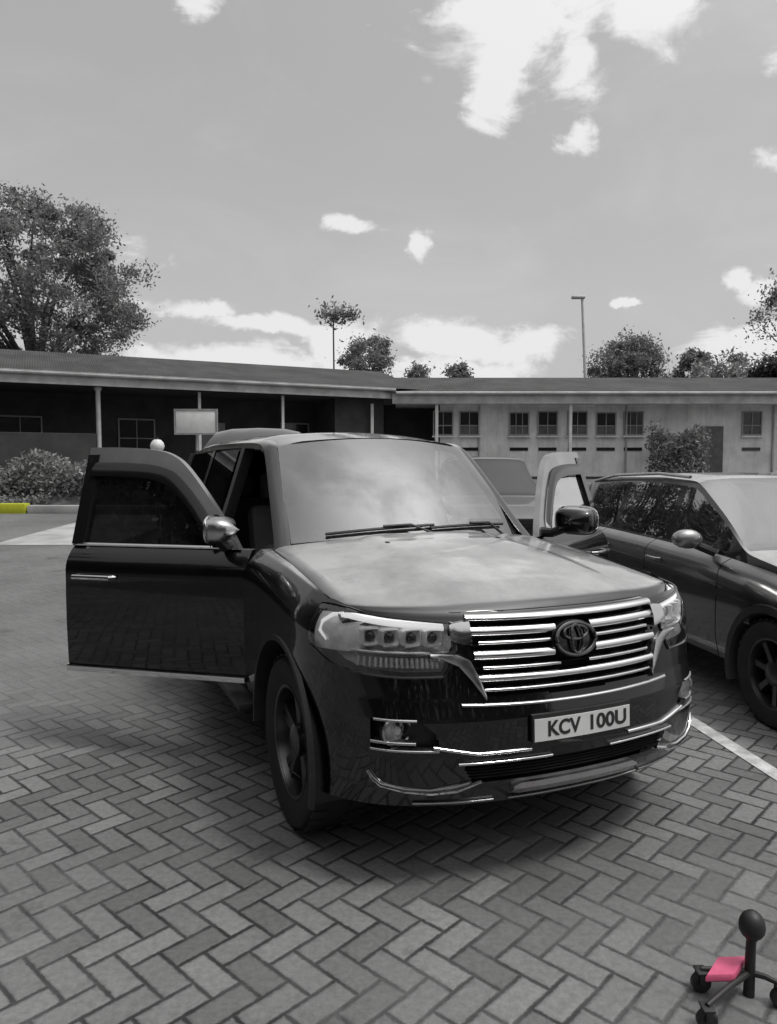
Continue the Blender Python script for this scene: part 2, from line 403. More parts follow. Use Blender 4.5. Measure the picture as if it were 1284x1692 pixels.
# raised terrace carrying the buildings
tb = MB()
tb.grid([[(x, 20.6, .38), (x, 21.2, .80), (x, 22.4, 1.15), (x, 23.0, 1.2), (x, 300, 1.2)] for x in (-300, -60, -20, -10, 0, 10, 20, 60, 300)])
tag(tb.build('terrace', M['bank']), kind='structure')
sun_patch = MB(); sun_patch.grid([[(x, y, gz(y) + .005) for x in lin(-7.5, -5.2, 6)] for y in lin(14.0, 19.6, 8)])
tag(sun_patch.build('path', M['concrete']), kind='structure')  # pale sheet painting a sunlit patch onto the paving
ln = MB()
def strip(mb, a, b, wd, z, n=2):
    a, b = Vector(a), Vector(b); d = (b - a).normalized(); s_ = Vector((-d.y, d.x)) * wd / 2
    mb.grid([[(*(a + (b - a) * t - s_), z), (*(a + (b - a) * t + s_), z)] for t in lin(0, 1, n)])
strip(ln, (1.55, 8.0), (2.36, 1.6), .10, .005, 12)
tag(ln.build('bay_marking', M['line_white']), kind='structure')
kb = MB()
kb.box((-10.75, 20.15, .42 + .12), (2.0, .32, .30), bev=.03)
tag(kb.build('painted_kerb', M['kerb_yellow']), 'yellow painted kerb at the edge of the paving before the hedge', 'kerb')
kb = MB()
kb.box((-.70, 20.15, .42 + .08), (18.0, .32, .28), bev=.03)
tag(kb.build('concrete_kerb', M['concrete']), 'long plain grey kerb behind the parked vehicles', 'kerb')

# ------------------------------------------------------------------ wheels
def wheel(parent, c, side, rad, width, rim_r, spokes=5, mat_rim=None, dual=True):
    x, y, z = c; sg = side
    wb = MB(); h = width / 2
    wb.lathe([(rim_r * .93, -h * .8), (rad * .86, -h), (rad * .95, -h * .96), (rad * .99, -h * .8), (rad, -h * .55), (rad, h * .55), (rad * .99, h * .8), (rad * .95, h * .96), (rad * .86, h), (rim_r * 1.02, h * .9), (rim_r * .93, h * .8)], c, 'Y', 48)
    for k in range(36):
        a = 2 * math.pi * k / 36
        for q in (-1, 1):
            wb.box((x + (rad + .002) * math.cos(a + q * .04), y + q * h * .62, z + (rad + .002) * math.sin(a + q * .04)), (.010, h * .5, rad * .1), Matrix.Rotation(-a, 3, 'Y'))
    wo_ = MB(); yo = sg * h * .62
    wo_.lathe([(rim_r, sg * h * .86), (rim_r * .95, sg * h * .84), (rim_r * .90, sg * h * .55), (rim_r * .86, -sg * h * .5), (.02, -sg * h * .5)], c, 'Y', 48)
    wo_.lathe([(.075, sg * h * .1), (.075, yo + sg * .008), (.045, yo + sg * .02), (.001, yo + sg * .022)], c, 'Y', 24)
    for k in range(spokes):
        for q in ((-.13, .13) if dual else (0,)):
            a = 2 * math.pi * k / spokes + q + .3
            p0 = Vector((math.cos(a - q * .5), 0, math.sin(a - q * .5))) * .06; p1 = Vector((math.cos(a), 0, math.sin(a))) * rim_r * .95
            t_ = Vector((-math.sin(a), 0, math.cos(a)))
            rings = []
            for f, wd in ((0, .026), (.5, .022), (1, .028)):
                pc = Vector(c) + p0.lerp(p1, f); o1, o2 = sg * (h * .52 + .012 * f), sg * h * .25
                rings.append([pc + t_ * wd + Vector((0, o2, 0)), pc + t_ * wd * .8 + Vector((0, o1, 0)), pc - t_ * wd * .8 + Vector((0, o1, 0)), pc - t_ * wd + Vector((0, o2, 0))])
            wo_.sweep(rings)
    hub = MB(); hub.lathe([(.001, -sg * h), (rad * .30, -sg * h), (rad * .30, -sg * h * .1), (.001, -sg * h * .1)], c, 'Y', 20)
    hub.lathe([(.03, sg * .0), (rim_r * .7, sg * .0), (rim_r * .7, sg * .02), (.03, sg * .02)], c, 'Y', 28)
    wheel_o = hub.build('wheel', M['chrome_dark'], parent)
    wb.build('tyre', M['rubber'], wheel_o); wo_.build('rim', mat_rim or M['alloy'], wheel_o)
    return wheel_o

# ================================================================== the large SUV
YAW = 24.01
th = R(YAW - 90)
fwv = Vector((math.sin(R(YAW)), -math.cos(R(YAW)))); lfv = Vector((math.cos(R(YAW)), math.sin(R(YAW))))
org = Vector((.3708, 3.718)) + lfv * .03
suv = empty('parked_suv', (org.x, org.y, 0), th, 'large black four wheel drive facing the camera on block paving, both front doors open', 'car')

ZXa = [.25, .32, .42, .55, .68, .76, .85, .95, 1.03, 1.07, 1.10, 1.14]
XFa = [.74, .83, .885, .905, .90, .878, .862, .846, .825, .802, .775, .72]
_pl = crom([(0, 0), (-.008, .2), (-.035, .4), (-.075, .55), (-.13, .68), (-.195, .78), (-.28, .86), (-.38, .92), (-.50, .957), (-.62, .975), (-.75, .977)], 16)
PDX = np.array([q[0] for q in _pl]); PY = np.array([q[1] for q in _pl])
PS = np.concatenate([[0], np.cumsum(np.hypot(np.diff(PDX), np.diff(PY)))])
SEND = float(np.interp(.615, -PDX, PS))
def XF(z): return float(np.interp(z, ZXa, XFa))
def s_of(y): return math.copysign(float(np.interp(abs(y), PY, PS)), y)
def plan(s):
    a = abs(s); e = .01
    dx, y = np.interp(a, PS, PDX), np.interp(a, PS, PY)
    tx, ty = np.interp(a + e, PS, PDX) - np.interp(max(a - e, 0), PS, PDX), np.interp(a + e, PS, PY) - np.interp(max(a - e, 0), PS, PY)
    l = math.hypot(tx, ty); nx, ny = ty / l, -tx / l
    sg = 1 if s >= 0 else -1
    return float(dx), float(y) * sg, nx, ny * sg
def zt_x(x): return float(np.interp(x, [-4, -.9, -.6, -.2, .24, .5, .85], [1.20, 1.20, 1.195, 1.165, 1.115, 1.09, 1.075]))
def rollin(z, zt, amt=.10, h=.145): return amt * max(0, min(1.2, (z - (zt - h)) / h)) ** 2
def FP(s, z, off=0.0):
    dx, y, nx, ny = plan(s); x = XF(z) + dx
    k = min(1, max(0, (abs(s) - .75) / .35)); k = k * k * (3 - 2 * k)
    r = rollin(z, zt_x(x)) * k
    sx = (XF(z) - .86) * k * .8
    return (x - sx + nx * (off - r), y + ny * (off - r), z)
def FY(y, z, off=0.0): return FP(s_of(y), z, off)
def FPoly(poly): return [(abs(s_of(y)), z) for y, z in poly]
def sidey(z, x):                                         # half width of the body side
    if z < 1.0:
        b = float(np.interp(z, [.38, .45, .52, .60, .75, .9, 1.0], [.935, .955, .966, .970, .976, .977, .975]))
    else: b = .975
    zt = zt_x(x)
    b -= rollin(z, zt)
    if x < -3.3: b -= .14 * ((-3.3 - x) / .8) ** 2
    return b
# --- front fascia (bumper cover) with openings
GR = [(0, 1.062), (.455, 1.048), (.47, 1.0), (.40, .765), (0, .757)]
HL = [(.95, 1.086), (.86, 1.078), (.71, 1.060), (.535, 1.043), (.515, .945), (.555, .848), (.70, .845), (.835, .855), (.905, .872), (.952, .95)]
FG = [(.81, .69), (.66, .69), (.60, .64), (.585, .575), (.81, .565)]
LI = [(0, .512), (.50, .512), (.46, .440), (0, .440)]
SK = [(0, .425), (.30, .432), (.30, .375), (0, .365)]
polys = [FPoly(q) for q in (GR, HL, FG, LI)]
sl = sorted(set([round(q, 4) for q in lin(-SEND, SEND, 281)]))
def ztop(s):
    x = XF(1.08) + plan(s)[0]; return zt_x(x) - .004
rows = [[None] * len(sl) for _ in range(101)]
for b_, s_ in enumerate(sl):
    zt_ = ztop(s_)
    for a_ in range(101): rows[a_][b_] = (s_, .335 + (zt_ - .335) * a_ / 100)
PT = [[FP(*q) for q in r_] for r_ in rows]
def fskip(a, b):
    sc = abs((rows[a][b][0] + rows[a][b + 1][0]) / 2); zc = (rows[a][b][1] + rows[a + 1][b][1]) / 2
    x, y, z = PT[a][b]
    if (x * x + (z - .40) ** 2) < .462 ** 2 and abs(y) > .8: return True
    return any(inpoly(sc, zc, q) for q in polys)
fb = MB(); fb.grid(PT, fskip)
# lower return lip under the bumper
fb.grid([[FP(s_, .335) for s_ in sl], [tuple(np.array(FP(s_, .335)) + np.array((-.10, 0, -.02))) for s_ in sl]])
fb.build('front_bumper', M['paint'], suv)

def ribbon(mb, ys_, zf, sec):                            # sec: closed outline of (off, dz)
    mb.sweep([[FY(y, zf(y) + dz, off) for off, dz in sec] for y in ys_])
def rsec(o0, o1, h, c=.25):
    if h > .0095:                                        # half-round bar
        hh = h / 2; r_ = min(hh, (o1 - o0) * .5)
        return [(o0, -hh)] + [(o1 - r_ + r_ * math.cos(a), hh * math.sin(a)) for a in lin(-math.pi / 2, math.pi / 2, 9)] + [(o0, hh)]
    b = (o1 - o0) * c; hh = h / 2; k = h * .25
    return [(o0, -hh), (o1 - b, -hh), (o1, -hh + k), (o1, hh - k), (o1 - b, hh), (o0, hh)]
ext = lambda z0, y0, z1, y1: (lambda y: z0 + (z1 - z0) * (abs(y) - y0) / (y1 - y0))
def outline(poly, off, both=1):
    return [FY(both * y, z, off) for y, z in poly]
# grille
gb = MB(); gb.grid([[FY(y, z, -.055) for y in lin(-.50, .50, 41)] for z in lin(.74, 1.07, 12)])
for k_ in range(10):                                      # dark mesh behind the bars
    ribbon(gb, lin(-.43, .43, 21), lambda y, z=.775 + k_ * .029: z, rsec(-.05, -.03, .007))
grille = gb.build('grille', M['void'], suv)
def bar(z, hw, h, o1=.012, mat='chrome', gap=0, name='bar'):
    b = MB()
    if gap:
        for sg in (-1, 1):
            b = MB(); ribbon(b, lin(sg * gap, sg * hw, 15), lambda y: z + .006 * (abs(y) / .45) ** 2, rsec(-.035, o1, h))
            b.build(name, M[mat], grille)
        return
    else: ribbon(b, lin(-hw, hw, 31), lambda y: z + .006 * (abs(y) / .45) ** 2, rsec(-.035, o1, h))
    return b.build(name, M[mat], grille)
bar(1.054, .455, .024, .018); bar(1.004, .445, .037, .014, gap=.085); bar(.960, .415, .014, .002, 'chrome_dull', .105)
bar(.915, .44, .035, .015, gap=.10); bar(.866, .405, .013, .002, 'chrome_dull', .07); bar(.829, .425, .027, .013); bar(.784, .405, .013, .003, 'chrome_dull')
for sg in (-1, 1):
    # polished end block beside the lamp and the lower frame leg
    e_ = MB(); e_.sweep([[FY(sg * y, z, o) for o, z in ((-.03, z0), (.018, z0 + .004), (.022, (z0 + z1) / 2), (.018, z1 - .004), (-.03, z1))] for y, z0, z1 in ((.445, .958, 1.052), (.475, .962, 1.052), (.51, .972, 1.047), (.522, .978, 1.042))])
    e_.build('end_block', M['chrome'], grille)
    e_ = MB(); e_.sweep([[FY(sg * y, z, o) for o, z in ((-.03, z - h_), (.012, z - h_ * .8), (.016, z), (.012, z + h_ * .8), (-.03, z + h_))] for y, z, h_ in ((.60, .927, .008), (.56, .922, .012), (.50, .905, .026), (.455, .865, .045), (.425, .81, .03), (.405, .765, .012))])
    e_.build('frame_leg', M['chrome_dull'], grille)
# emblem: three interlaced ovals on a dark roundel
em = MB().mat(0)
cy_, cz_ = 0.0, .957
def oval(rx, rz, dz, off, r, n=40):
    em.tube([FY(cy_ + rx * math.cos(t), cz_ + dz + rz * math.sin(t), off) for t in [2 * math.pi * k / n for k in range(n)]], r, 8, closed=True)
em.mat(1); em.grid([[FY(cy_ + .108 * f * math.cos(t), cz_ + .072 * f * math.sin(t), .012 - .004 * f) for t in [2 * math.pi * k / 40 for k in range(40)]] for f in (.02, .5, .9, 1)], closed=True)
em.grid([[FY(cy_ + rr * math.cos(t), cz_ + rr * .667 * math.sin(t), o_) for t in [2 * math.pi * k / 40 for k in range(40)]] for rr, o_ in ((.108, .008), (.112, -.03))], closed=True)
em.mat(0); oval(.094, .062, 0, .020, .008); oval(.056, .026, .026, .022, .006); oval(.026, .056, 0, .024, .006)
em.build('emblem', [M['chrome_dark'], M['gloss_black']], grille)
# bumper trims
def trim(name, segs, mat, parent=suv):
    b = MB()
    for ys_, zf, sec in segs: ribbon(b, ys_, zf, sec)
    return b.build(name, M[mat], parent)
trim('bumper_trim', [(lin(-.50, .50, 31), lambda y: .728 + .012 * (abs(y) / .5) ** 2, rsec(-.01, .008, .012))], 'chrome_dull')
for sg in (-1, 1):
    trim('bumper_trim', [(lin(sg * .235, sg * .61, 15), lambda y: .558 + .03 * max(0, abs(y) - .45) / .16, rsec(-.01, .014, .013))], 'chrome')
    trim('bumper_trim', [(lin(sg * .14, sg * .52, 15), lambda y: .521, rsec(-.01, .014, .011))], 'chrome')
    # hooked bright line round the lower corner
    b = MB(); b.tube([FY(sg * y, z, .008) for y, z in ((.815, .485), (.80, .455), (.775, .432), (.70, .415), (.61, .408), (.52, .42), (.43, .448))], [.006, .007, .008, .009, .012, .014, .008], 8)
    b.build('corner_trim', M['chrome'], suv)
    b = MB(); ribbon(b, [sg * q for q in lin(.36, .66, 14)], lambda y: .352, rsec(-.02, .012, .012)); b.build('lip_trim', M['chrome_dull'], suv)
b = MB(); b.sweep([[FY(y, z, o) for o, z in ((-.02, .392 - h_), (.020, .395 - h_ * .8), (.030, .405), (.02, .405 + h_), (-.02, .405 + h_))] for y, h_ in zip(lin(-.30, .30, 21), [.008] + [.022] * 19 + [.008])])
b.build('skid_plate', M['chrome_dull'], suv)
trim('lip_trim', [(lin(-.30, .34, 17), lambda y: .352, rsec(-.01, .014, .010))], 'chrome_dull')
b = MB(); b.grid([[FY(y, z, -.06) for y in lin(-.55, .55, 31)] for z in lin(.41, .53, 5)])
for k_ in range(5): ribbon(b, lin(-.49, .49, 21), lambda y, z=.45 + .013 * k_: z, rsec(-.04, -.015, .005))
b.build('lower_intake', M['void'], suv)
# lamps
for sg in (-1, 1):
    hb = MB()                                            # housing
    hs = [(y, float(np.interp(y, [.50, .535, .71, .86, .93], [1.04, 1.045, 1.062, 1.08, 1.084])), float(np.interp(y, [.50, .515, .555, .70, .835, .905, .955], [.95, .93, .846, .843, .850, .872, .93]))) for y in lin(.505, .952, 44)]
    hb.grid([[FY(sg * y, z1 + (z0 - z1) * t, -.075 - .03 * math.sin(math.pi * t)) for t in lin(0, 1, 9)] for y, z0, z1 in hs])
    head = hb.build('headlight', M['reflector'], suv)
    lb = MB(); lb.grid([[FY(sg * y, z1 + (z0 - z1) * t, .005 + .006 * math.sin(math.pi * t)) for t in lin(0, 1, 11)] for y, z0, z1 in hs])
    lb.build('lens', M['lens'], head)
    rb = MB(); rb.tube([FY(sg * y, z, .003) for y, z in [(h_[0], h_[1]) for h_ in hs] + [(h_[0], h_[2]) for h_ in hs[::-1]]], .006, 6, closed=True)
    rb.build('bezel', M['gloss_black'], head)
    # bright upper light guide, outer corner reflector, projectors, dividing bar
    b = MB(); ribbon(b, [sg * q for q in lin(.54, .90, 24)], lambda y: float(np.interp(abs(y), [.54, .71, .86, .9], [1.022, 1.036, 1.052, 1.054])), rsec(-.05, -.008, .024)); b.tube([FY(sg * y, z, -.012) for y, z in ((.895, 1.058), (.925, 1.050), (.940, 1.020), (.940, .985), (.925, .955))], [.006, .007, .007, .006, .003], 8); b.build('light_guide', M['lamp_white'], head)
    b = MB(); b.grid([[FY(sg * y, z, -.010 - .05 * (.948 - y) / .10) for z in lin(.915, 1.055, 8)] for y in lin(.835, .948, 8)]); b.build('corner_reflector', M['reflector'], head)
    b = MB(); ribbon(b, [sg * q for q in lin(.53, .86, 20)], lambda y: .928, rsec(-.06, -.012, .014)); ribbon(b, [sg * q for q in lin(.56, .80, 20)], lambda y: .895 , rsec(-.06, -.03, .006)); b.build('divider', M['chrome'], head)
    b = MB()
    for y in (.585, .665, .745, .815):                       # four square lamp cells with small domed lenses
        px = FY(sg * y, .980, -.055)
        b.mat(0).sweep([[(px[0] + o, px[1] + r_ * a, px[2] + r_ * c_ * .95) for a, c_ in ((-1, -.8), (-.8, -1), (.8, -1), (1, -.8), (1, .8), (.8, 1), (-.8, 1), (-1, .8))] for o, r_ in ((-.02, .036), (.022, .036), (.024, .032), (.004, .022))], cap=False)
        b.mat(1).lathe([(.021, .004), (.018, .014), (.010, .020), (.001, .021)], px, 'X', 18)
    b.build('projector', [M['reflector'], M['gloss_black']], head)
    b = MB()
    for k in range(16):                                  # fluted strip under the lamp cells
        y = .575 + .018 * k; b.tube([FY(sg * y, .905, -.035), FY(sg * y, .870, -.025)], .007, 6)
    b.build('flutes', M['reflector'], head)
    b = MB(); b.grid([[FY(sg * y, z, -.07 + .03 * math.sin(q * 9)) for q, z in zip(lin(0, 1, 9), lin(.862, .918, 9))] for y in lin(.58, .86, 18)]); b.build('indicator', M['reflector'], head)
    # fog lamp pod
    b = MB(); b.grid([[FY(sg * y, z, -.05) for y in lin(.57, .83, 14)] for z in lin(.55, .70, 8)]); fog = b.build('fog_light', M['black'], suv)
    c_ = FY(sg * .735, .637, -.03)
    b = MB(); b.lathe([(.062, -.03), (.062, .002), (.055, .008), (.050, .002), (.049, -.015)], c_, 'X', 28); b.build('ring', M['chrome_dull'], fog)
    b = MB(); b.lathe([(.052, .0), (.033, .009), (.001, .012)], c_, 'X', 24); b.build('lens', M['lens'], fog)
    b = MB(); b.lathe([(.051, .0), (.039, -.016), (.018, -.024), (.016, .0), (.001, .002)], c_, 'X', 24); b.build('reflector', M['reflector'], fog)
    b = MB(); ribbon(b, [sg * q for q in lin(.67, .81, 8)], lambda y: .600, rsec(-.03, .006, .012)); ribbon(b, [sg * q for q in lin(.59, .81, 10)], lambda y: .572, rsec(-.03, .008, .010)); ribbon(b, [sg * q for q in lin(.665, .80, 8)], lambda y: .686, rsec(-.03, .006, .010)); b.build('fog_trim', M['chrome_dull'], fog)
# number plate with its lettering
b = MB(); b.mat(0).sweep([[FY(y, z, o) for o, z in ((.006, .582), (.022, .582), (.022, .690), (.006, .690))] for y in lin(-.236, .236, 9)])
b.mat(1).sweep([[FY(y, z, o) for o, z in ((.010, .588), (.0245, .588), (.0245, .674), (.010, .674))] for y in lin(-.229, .229, 9)])
plate = b.build('number_plate', [M['black'], M['plate']], suv)
def lettering(txt, size, parent, mat, place, name='lettering', width=None):
    cu = bpy.data.curves.new(name, 'FONT'); cu.body = txt; cu.size = size; cu.align_x = 'CENTER'; cu.align_y = 'CENTER'; cu.extrude = .0006; cu.offset = .0022
    to = bpy.data.objects.new(name, cu); C.objects.link(to)
    bpy.context.view_layer.update()
    me = bpy.data.meshes.new_from_object(to.evaluated_get(bpy.context.evaluated_depsgraph_get()))
    bpy.data.objects.remove(to)
    xs_ = [q.co.x for q in me.vertices]; k = (width / (max(xs_) - min(xs_))) if width else 1
    for q in me.vertices: q.co = place(q.co.x * k, q.co.y, q.co.z)
    me.materials.append(mat); o = bpy.data.objects.new(name, me); C.objects.link(o); o.parent = parent; return o
lettering('KCV', .080, plate, M['plate_ink'], lambda x, y, z: Vector(FY(x - .100, .631 + y, .0255 + z)), width=.150)
lettering('100U', .080, plate, M['plate_ink'], lambda x, y, z: Vector(FY(x + .110, .631 + y, .0255 + z)), width=.185)

# --- hood
def hood_edge_y(x): return float(np.interp(x, [-.64, -.2, .24, .45, .60], [.835, .845, .862, .862, .845]))
hb = MB(); NU, NV = 48, 61
def hoodpt(u, v):
    yF = .855 * v; dxp = plan(s_of(yF))[0]
    xf = XF(1.085) + dxp * 1.0 - .03
    xf = max(xf, .40) if abs(v) > .98 else xf
    yR = .825 * v; xr = -.455 - .165 * (abs(yR) / .825) ** 2.2
    t = u; x = xf + (xr - xf) * t; y = yF + (yR - yF) * t
    zf = 1.085 - .004 * v * v; zr = 1.268 - .055 * abs(v) ** 2.2
    e = 1 - (1 - t) ** 1.55
    z = zf + (zr - zf) * (.55 * e + .45 * t) + .022 * math.sin(math.pi * min(1, t * 1.15)) * (1 - v * v)
    z += .012 * (1 - 1 / (1 + math.exp(-(abs(y) - (.45 - .09 * t)) / .014))) * min(1, t * 5)
    z -= .030 * max(0, 1 - t / .05) ** 2
    ev = max(0, (abs(v) - .93) / .07); z -= .012 * ev * ev
    return (x, y, z)
hb.grid([[hoodpt(u, v) for v in lin(-1, 1, NV)] for u in [0, .01, .02, .035, .05] + lin(.07, 1, NU)])
hb.grid([[tuple(np.array(hoodpt(u, sg * 1.0)) - np.array((0, 0, d_))) for d_ in (0, .02)] for sg in (1,) for u in lin(0, 1, 20)])
hb.grid([[tuple(np.array(hoodpt(u, -1.0)) - np.array((0, 0, d_))) for d_ in (0, .02)] for u in lin(0, 1, 20)])
hb.grid([[tuple(np.array(hoodpt(0, v)) - np.array((0, 0, d_))) for d_ in (0, .02)] for v in lin(-1, 1, 40)])
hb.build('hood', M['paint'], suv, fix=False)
b = MB(); b.tube([tuple(np.array(hoodpt(u, v)) + np.array(o_)) for u, v, o_ in [(u, -1, (0, -.004, -.004)) for u in lin(1, 0, 24)] + [(0, v, (.006, 0, -.006)) for v in lin(-.98, .98, 40)] + [(u, 1, (0, .004, -.004)) for u in lin(0, 1, 24)]], .0055, 6)
b.build('bonnet_seal', M['black'], suv)
# washer nozzles
for sg in (-1, 1):
    b = MB(); b.box((-.25, sg * .33, hoodpt(.72, .4)[2] + .006), (.03, .02, .012), bev=.004); b.build('washer_nozzle', M['black'], suv)
# dark gutter under the hood edges, scuttle at the windshield foot
b = MB()
b.grid([[tuple(np.array(hoodpt(u, v)) - np.array((.01, 0, .028))) for v in lin(-1.02, 1.02, 15)] for u in lin(0, 1.0, 12)])
b.build('engine_bay', M['void'], suv)
def wsb(y): return np.array((-.50 - .165 * (abs(y) / .75) ** 2, y, 1.262 - .04 * (abs(y) / .75) ** 2))
def wst(y): return np.array((-1.12 - .10 * (abs(y) / .63) ** 2, y, 1.822 - .045 * (abs(y) / .63) ** 2))
b = MB(); b.grid([[tuple(np.array(hoodpt(1, v)) + np.array((.02, 0, -.02))) for v in lin(-1, 1, 25)], [tuple(np.array(hoodpt(1, v)) * (1, .97, 1) + np.array((-.05, 0, -.022))) for v in lin(-1, 1, 25)], [tuple(wsb(.76 * v) + np.array((-.03, 0, -.02))) for v in lin(-1, 1, 25)]])
b.build('scuttle', M['black'], suv)
def wspt(t, v):
    a, c = wsb(.75 * v), wst(.635 * v); q = a + (c - a) * t; nrm_ = np.array((.66, 0, .75)); return tuple(q + nrm_ * .035 * math.sin(math.pi * t) * (1 - .4 * v * v))
b = MB(); b.grid([[wspt(t, v) for v in lin(-1, 1, 33)] for t in lin(0, 1, 17)])
b.build('windshield', M['ws'], suv)
b = MB()                                                 # dark frit band
for t0, t1 in ((0, .045), (.965, 1)): b.grid([[tuple(np.array(wspt(t, v)) - np.array((.004, 0, .005))) for v in lin(-1, 1, 33)] for t in lin(t0, t1, 3)])
for sg in (-1, 1): b.grid([[tuple(np.array(wspt(t, sg * v)) - np.array((.004, 0, .005))) for v in (.955, .98, 1)] for t in lin(0, 1, 17)])
b.build('windshield_seal', M['gloss_black'], suv)
for y0, y1, z_ in ((-.55, .08, .03), (.05, .62, .05)):   # wipers
    b = MB(); pts = [np.array(wspt(.035 + z_ * f * .8, (y0 + (y1 - y0) * f) / .75)) + np.array((.012, 0, .014)) for f in lin(0, 1, 9)]
    b.tube([tuple(q) for q in pts], .009, 6)
    b.tube([tuple(np.array(wsb(y1 * .9)) + np.array((.05, 0, .0))), tuple(np.array(pts[6]) + np.array((.02, 0, .012))), tuple(np.array(pts[4]) + np.array((.003, 0, .012)))], .008, 6)
    b.build('wiper', M['black'], suv)
# --- roof, pillars
def roofpt(x, v):
    zc = float(np.interp(x, [-4.0, -3.8, -3.2, -2.2, -1.6, -1.12], [1.80, 1.845, 1.885, 1.895, 1.882, 1.826]))
    yw = .655; k = abs(v)
    return (x - .10 * v * v * max(0, (x + 1.7) / .58 if x > -1.7 else 0), yw * v, zc - .045 * v * v - .03 * max(0, k - .8) / .2)
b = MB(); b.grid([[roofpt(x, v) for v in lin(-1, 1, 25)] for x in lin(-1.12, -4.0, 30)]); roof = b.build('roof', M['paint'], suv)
def yG(z): return .905 - (.905 - .715) * (z - 1.2) / .56
for sg in (-1, 1):
    b = MB()                                             # A pillar, cantrail, B pillar
    path = [((-.60, .80, 1.19)), ((-.72, .775, 1.29)), ((-.95, .735, 1.50)), ((-1.18, .695, 1.70)), ((-1.32, .68, 1.775)), ((-1.6, .675, 1.80)), ((-2.4, .675, 1.815)), ((-3.4, .675, 1.80)), ((-3.98, .655, 1.73))]
    rings = []
    for x, y, z in crom(path, 5):
        d_ = .03
        rings.append([(x + .01, sg * (y - .055), z + .020), (x, sg * (y - .01), z + .022), (x - .01, sg * (y + .028), z), (x - .02, sg * (y + .022), z - .035), (x - .03, sg * (y - .04), z - .035)])
    b.sweep(rings); b.build('front_pillar', M['paint'], suv)
    b = MB(); b.sweep([[(-1.86 + dx, sg * (yy - dy), z) for dx, dy in ((.05, 0), (-.05, 0), (-.05, .07), (.05, .07))] for z, yy in ((.45, .94), (.7, .955), (1.0, .955), (1.15, .93), (1.2, .885), (1.5, .785), (1.80, .69))])
    b.build('centre_pillar', M['black'], suv)
# --- fenders and rear body side
AR = .462
for sg in (-1, 1):
    b = MB(); xs_ = sorted(set([round(q, 4) for q in lin(.235, -.715, 52)] + [round(AR * math.cos(a), 4) for a in lin(.7, math.pi, 24)]), reverse=True)
    G = []
    for x in xs_:
        zl = .40 + math.sqrt(max(0, AR ** 2 - x * x)) if abs(x) < AR else .43
        zt = zt_x(x) - .002; he = hood_edge_y(x) + .004 if x > -.63 else .80
        pin = .977 - float(np.interp(.86 - x, -PDX, PY)) if x > .1 else 0
        col = [(x, sg * (sidey(zl + (zt - zl) * t, x) - pin), zl + (zt - zl) * t) for t in lin(0, 1, 22)]
        ye = sidey(zt, x) - pin; col += [(x, sg * (ye + (he - ye) * t), zt + .006 * t) for t in (.35, .7, 1)] + [(x, sg * (he - .004), zt - .03)]
        G.append(col)
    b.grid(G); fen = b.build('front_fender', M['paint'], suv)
    b = MB(); ang = lin(-.28, math.pi + .12, 36)           # arch lip and liner
    b.grid([[(r_ * math.cos(a), sg * y, .40 + r_ * math.sin(a)) for r_, y in ((AR + .02, .968), (AR + .012, .986), (AR - .01, .986), (AR - .014, .96), (AR - .01, .55))] for a in ang]); b.build('arch_lip', M['black'], fen)
    b = MB()                                              # rear door
    def side(mb, x0, x1, nx, arch=False, zb=.45):
        G = []
        for x in lin(x0, x1, nx):
            xa = x + 2.85; zl = .40 + math.sqrt(max(0, .45 ** 2 - xa * xa)) if arch and abs(xa) < .45 else zb
            zt = 1.2; G.append([(x, sg * sidey(zl + (zt - zl) * t, x), zl + (zt - zl) * t) for t in lin(0, 1, 18)])
        mb.grid(G)
    side(b, -1.90, -2.795, 16, True); rd = b.build('rear_door', M['paint'], suv)
    b = MB(); b.sweep([[(x + dx, sg * (sidey(1.03, -2) + o), 1.03 + dz) for o, dz in ((.002, -.014), (.03, -.01), (.035, .01), (.002, .014))] for x, dx in ((-2.5, 0), (-2.6, 0), (-2.72, 0))]); b.build('handle', M['chrome'], rd)
    b = MB(); side(b, -2.805, -4.02, 40, True); b.build('rear_fender', M['paint'], suv)
    b = MB(); b.grid([[(-2.85 + r_ * math.cos(a), sg * y, .40 + r_ * math.sin(a)) for r_, y in ((.47, .968), (.46, .984), (.44, .984), (.436, .96), (.44, .55))] for a in lin(-.1, math.pi + .1, 30)]); b.build('arch_lip', M['black'], suv)
    # rear side glass
    for x0, x1 in ((-1.93, -2.76), (-2.86, -3.75)):
        b = MB(); b.grid([[(x - .06 * (z - 1.2), sg * (yG(z) - .01), z) for z in lin(1.205, 1.765, 5)] for x in lin(x0, x1, 6)]); b.build('side_window', M['win'], suv)
    for x0, x1 in ((-2.76, -2.86), (-3.75, -4.0)):
        b = MB(); b.grid([[(x - .06 * (z - 1.2), sg * (yG(z) - .004), z) for z in lin(1.195, 1.775, 5)] for x in lin(x0, x1, 3)]); b.build('rear_pillar', M['paint'], suv)
    # running board and sill
    b = MB(); b.box((-1.42, sg * .965, .385), (1.72, .15, .045), bev=.015); b.build('running_board', M['black'], suv)
    b = MB(); b.box((-1.42, sg * .885, .47), (1.9, .10, .12), bev=.02); b.build('sill', M['paint'], suv)
# tail
b = MB(); b.grid([[(-4.02 - .06 * math.cos(v * 1.4) - (.10 if z < .7 else 0) - (0 if z < 1.2 else -.28 * (z - 1.2) / .6 * .6), v * (sidey(min(z, 1.1), -4.0) if z < 1.2 else yG(z) - .02), z) for v in lin(-1, 1, 17)] for z in (.42, .55, .69, .71, .9, 1.1, 1.2, 1.5, 1.76, 1.80)]); b.build('tailgate', M['paint'], suv)
for sg in (-1, 1):
    b = MB(); b.box((-4.03, sg * .80, 1.0), (.06, .12, .28), bev=.03); b.build('tail_light', M['chrome_dark'], suv)
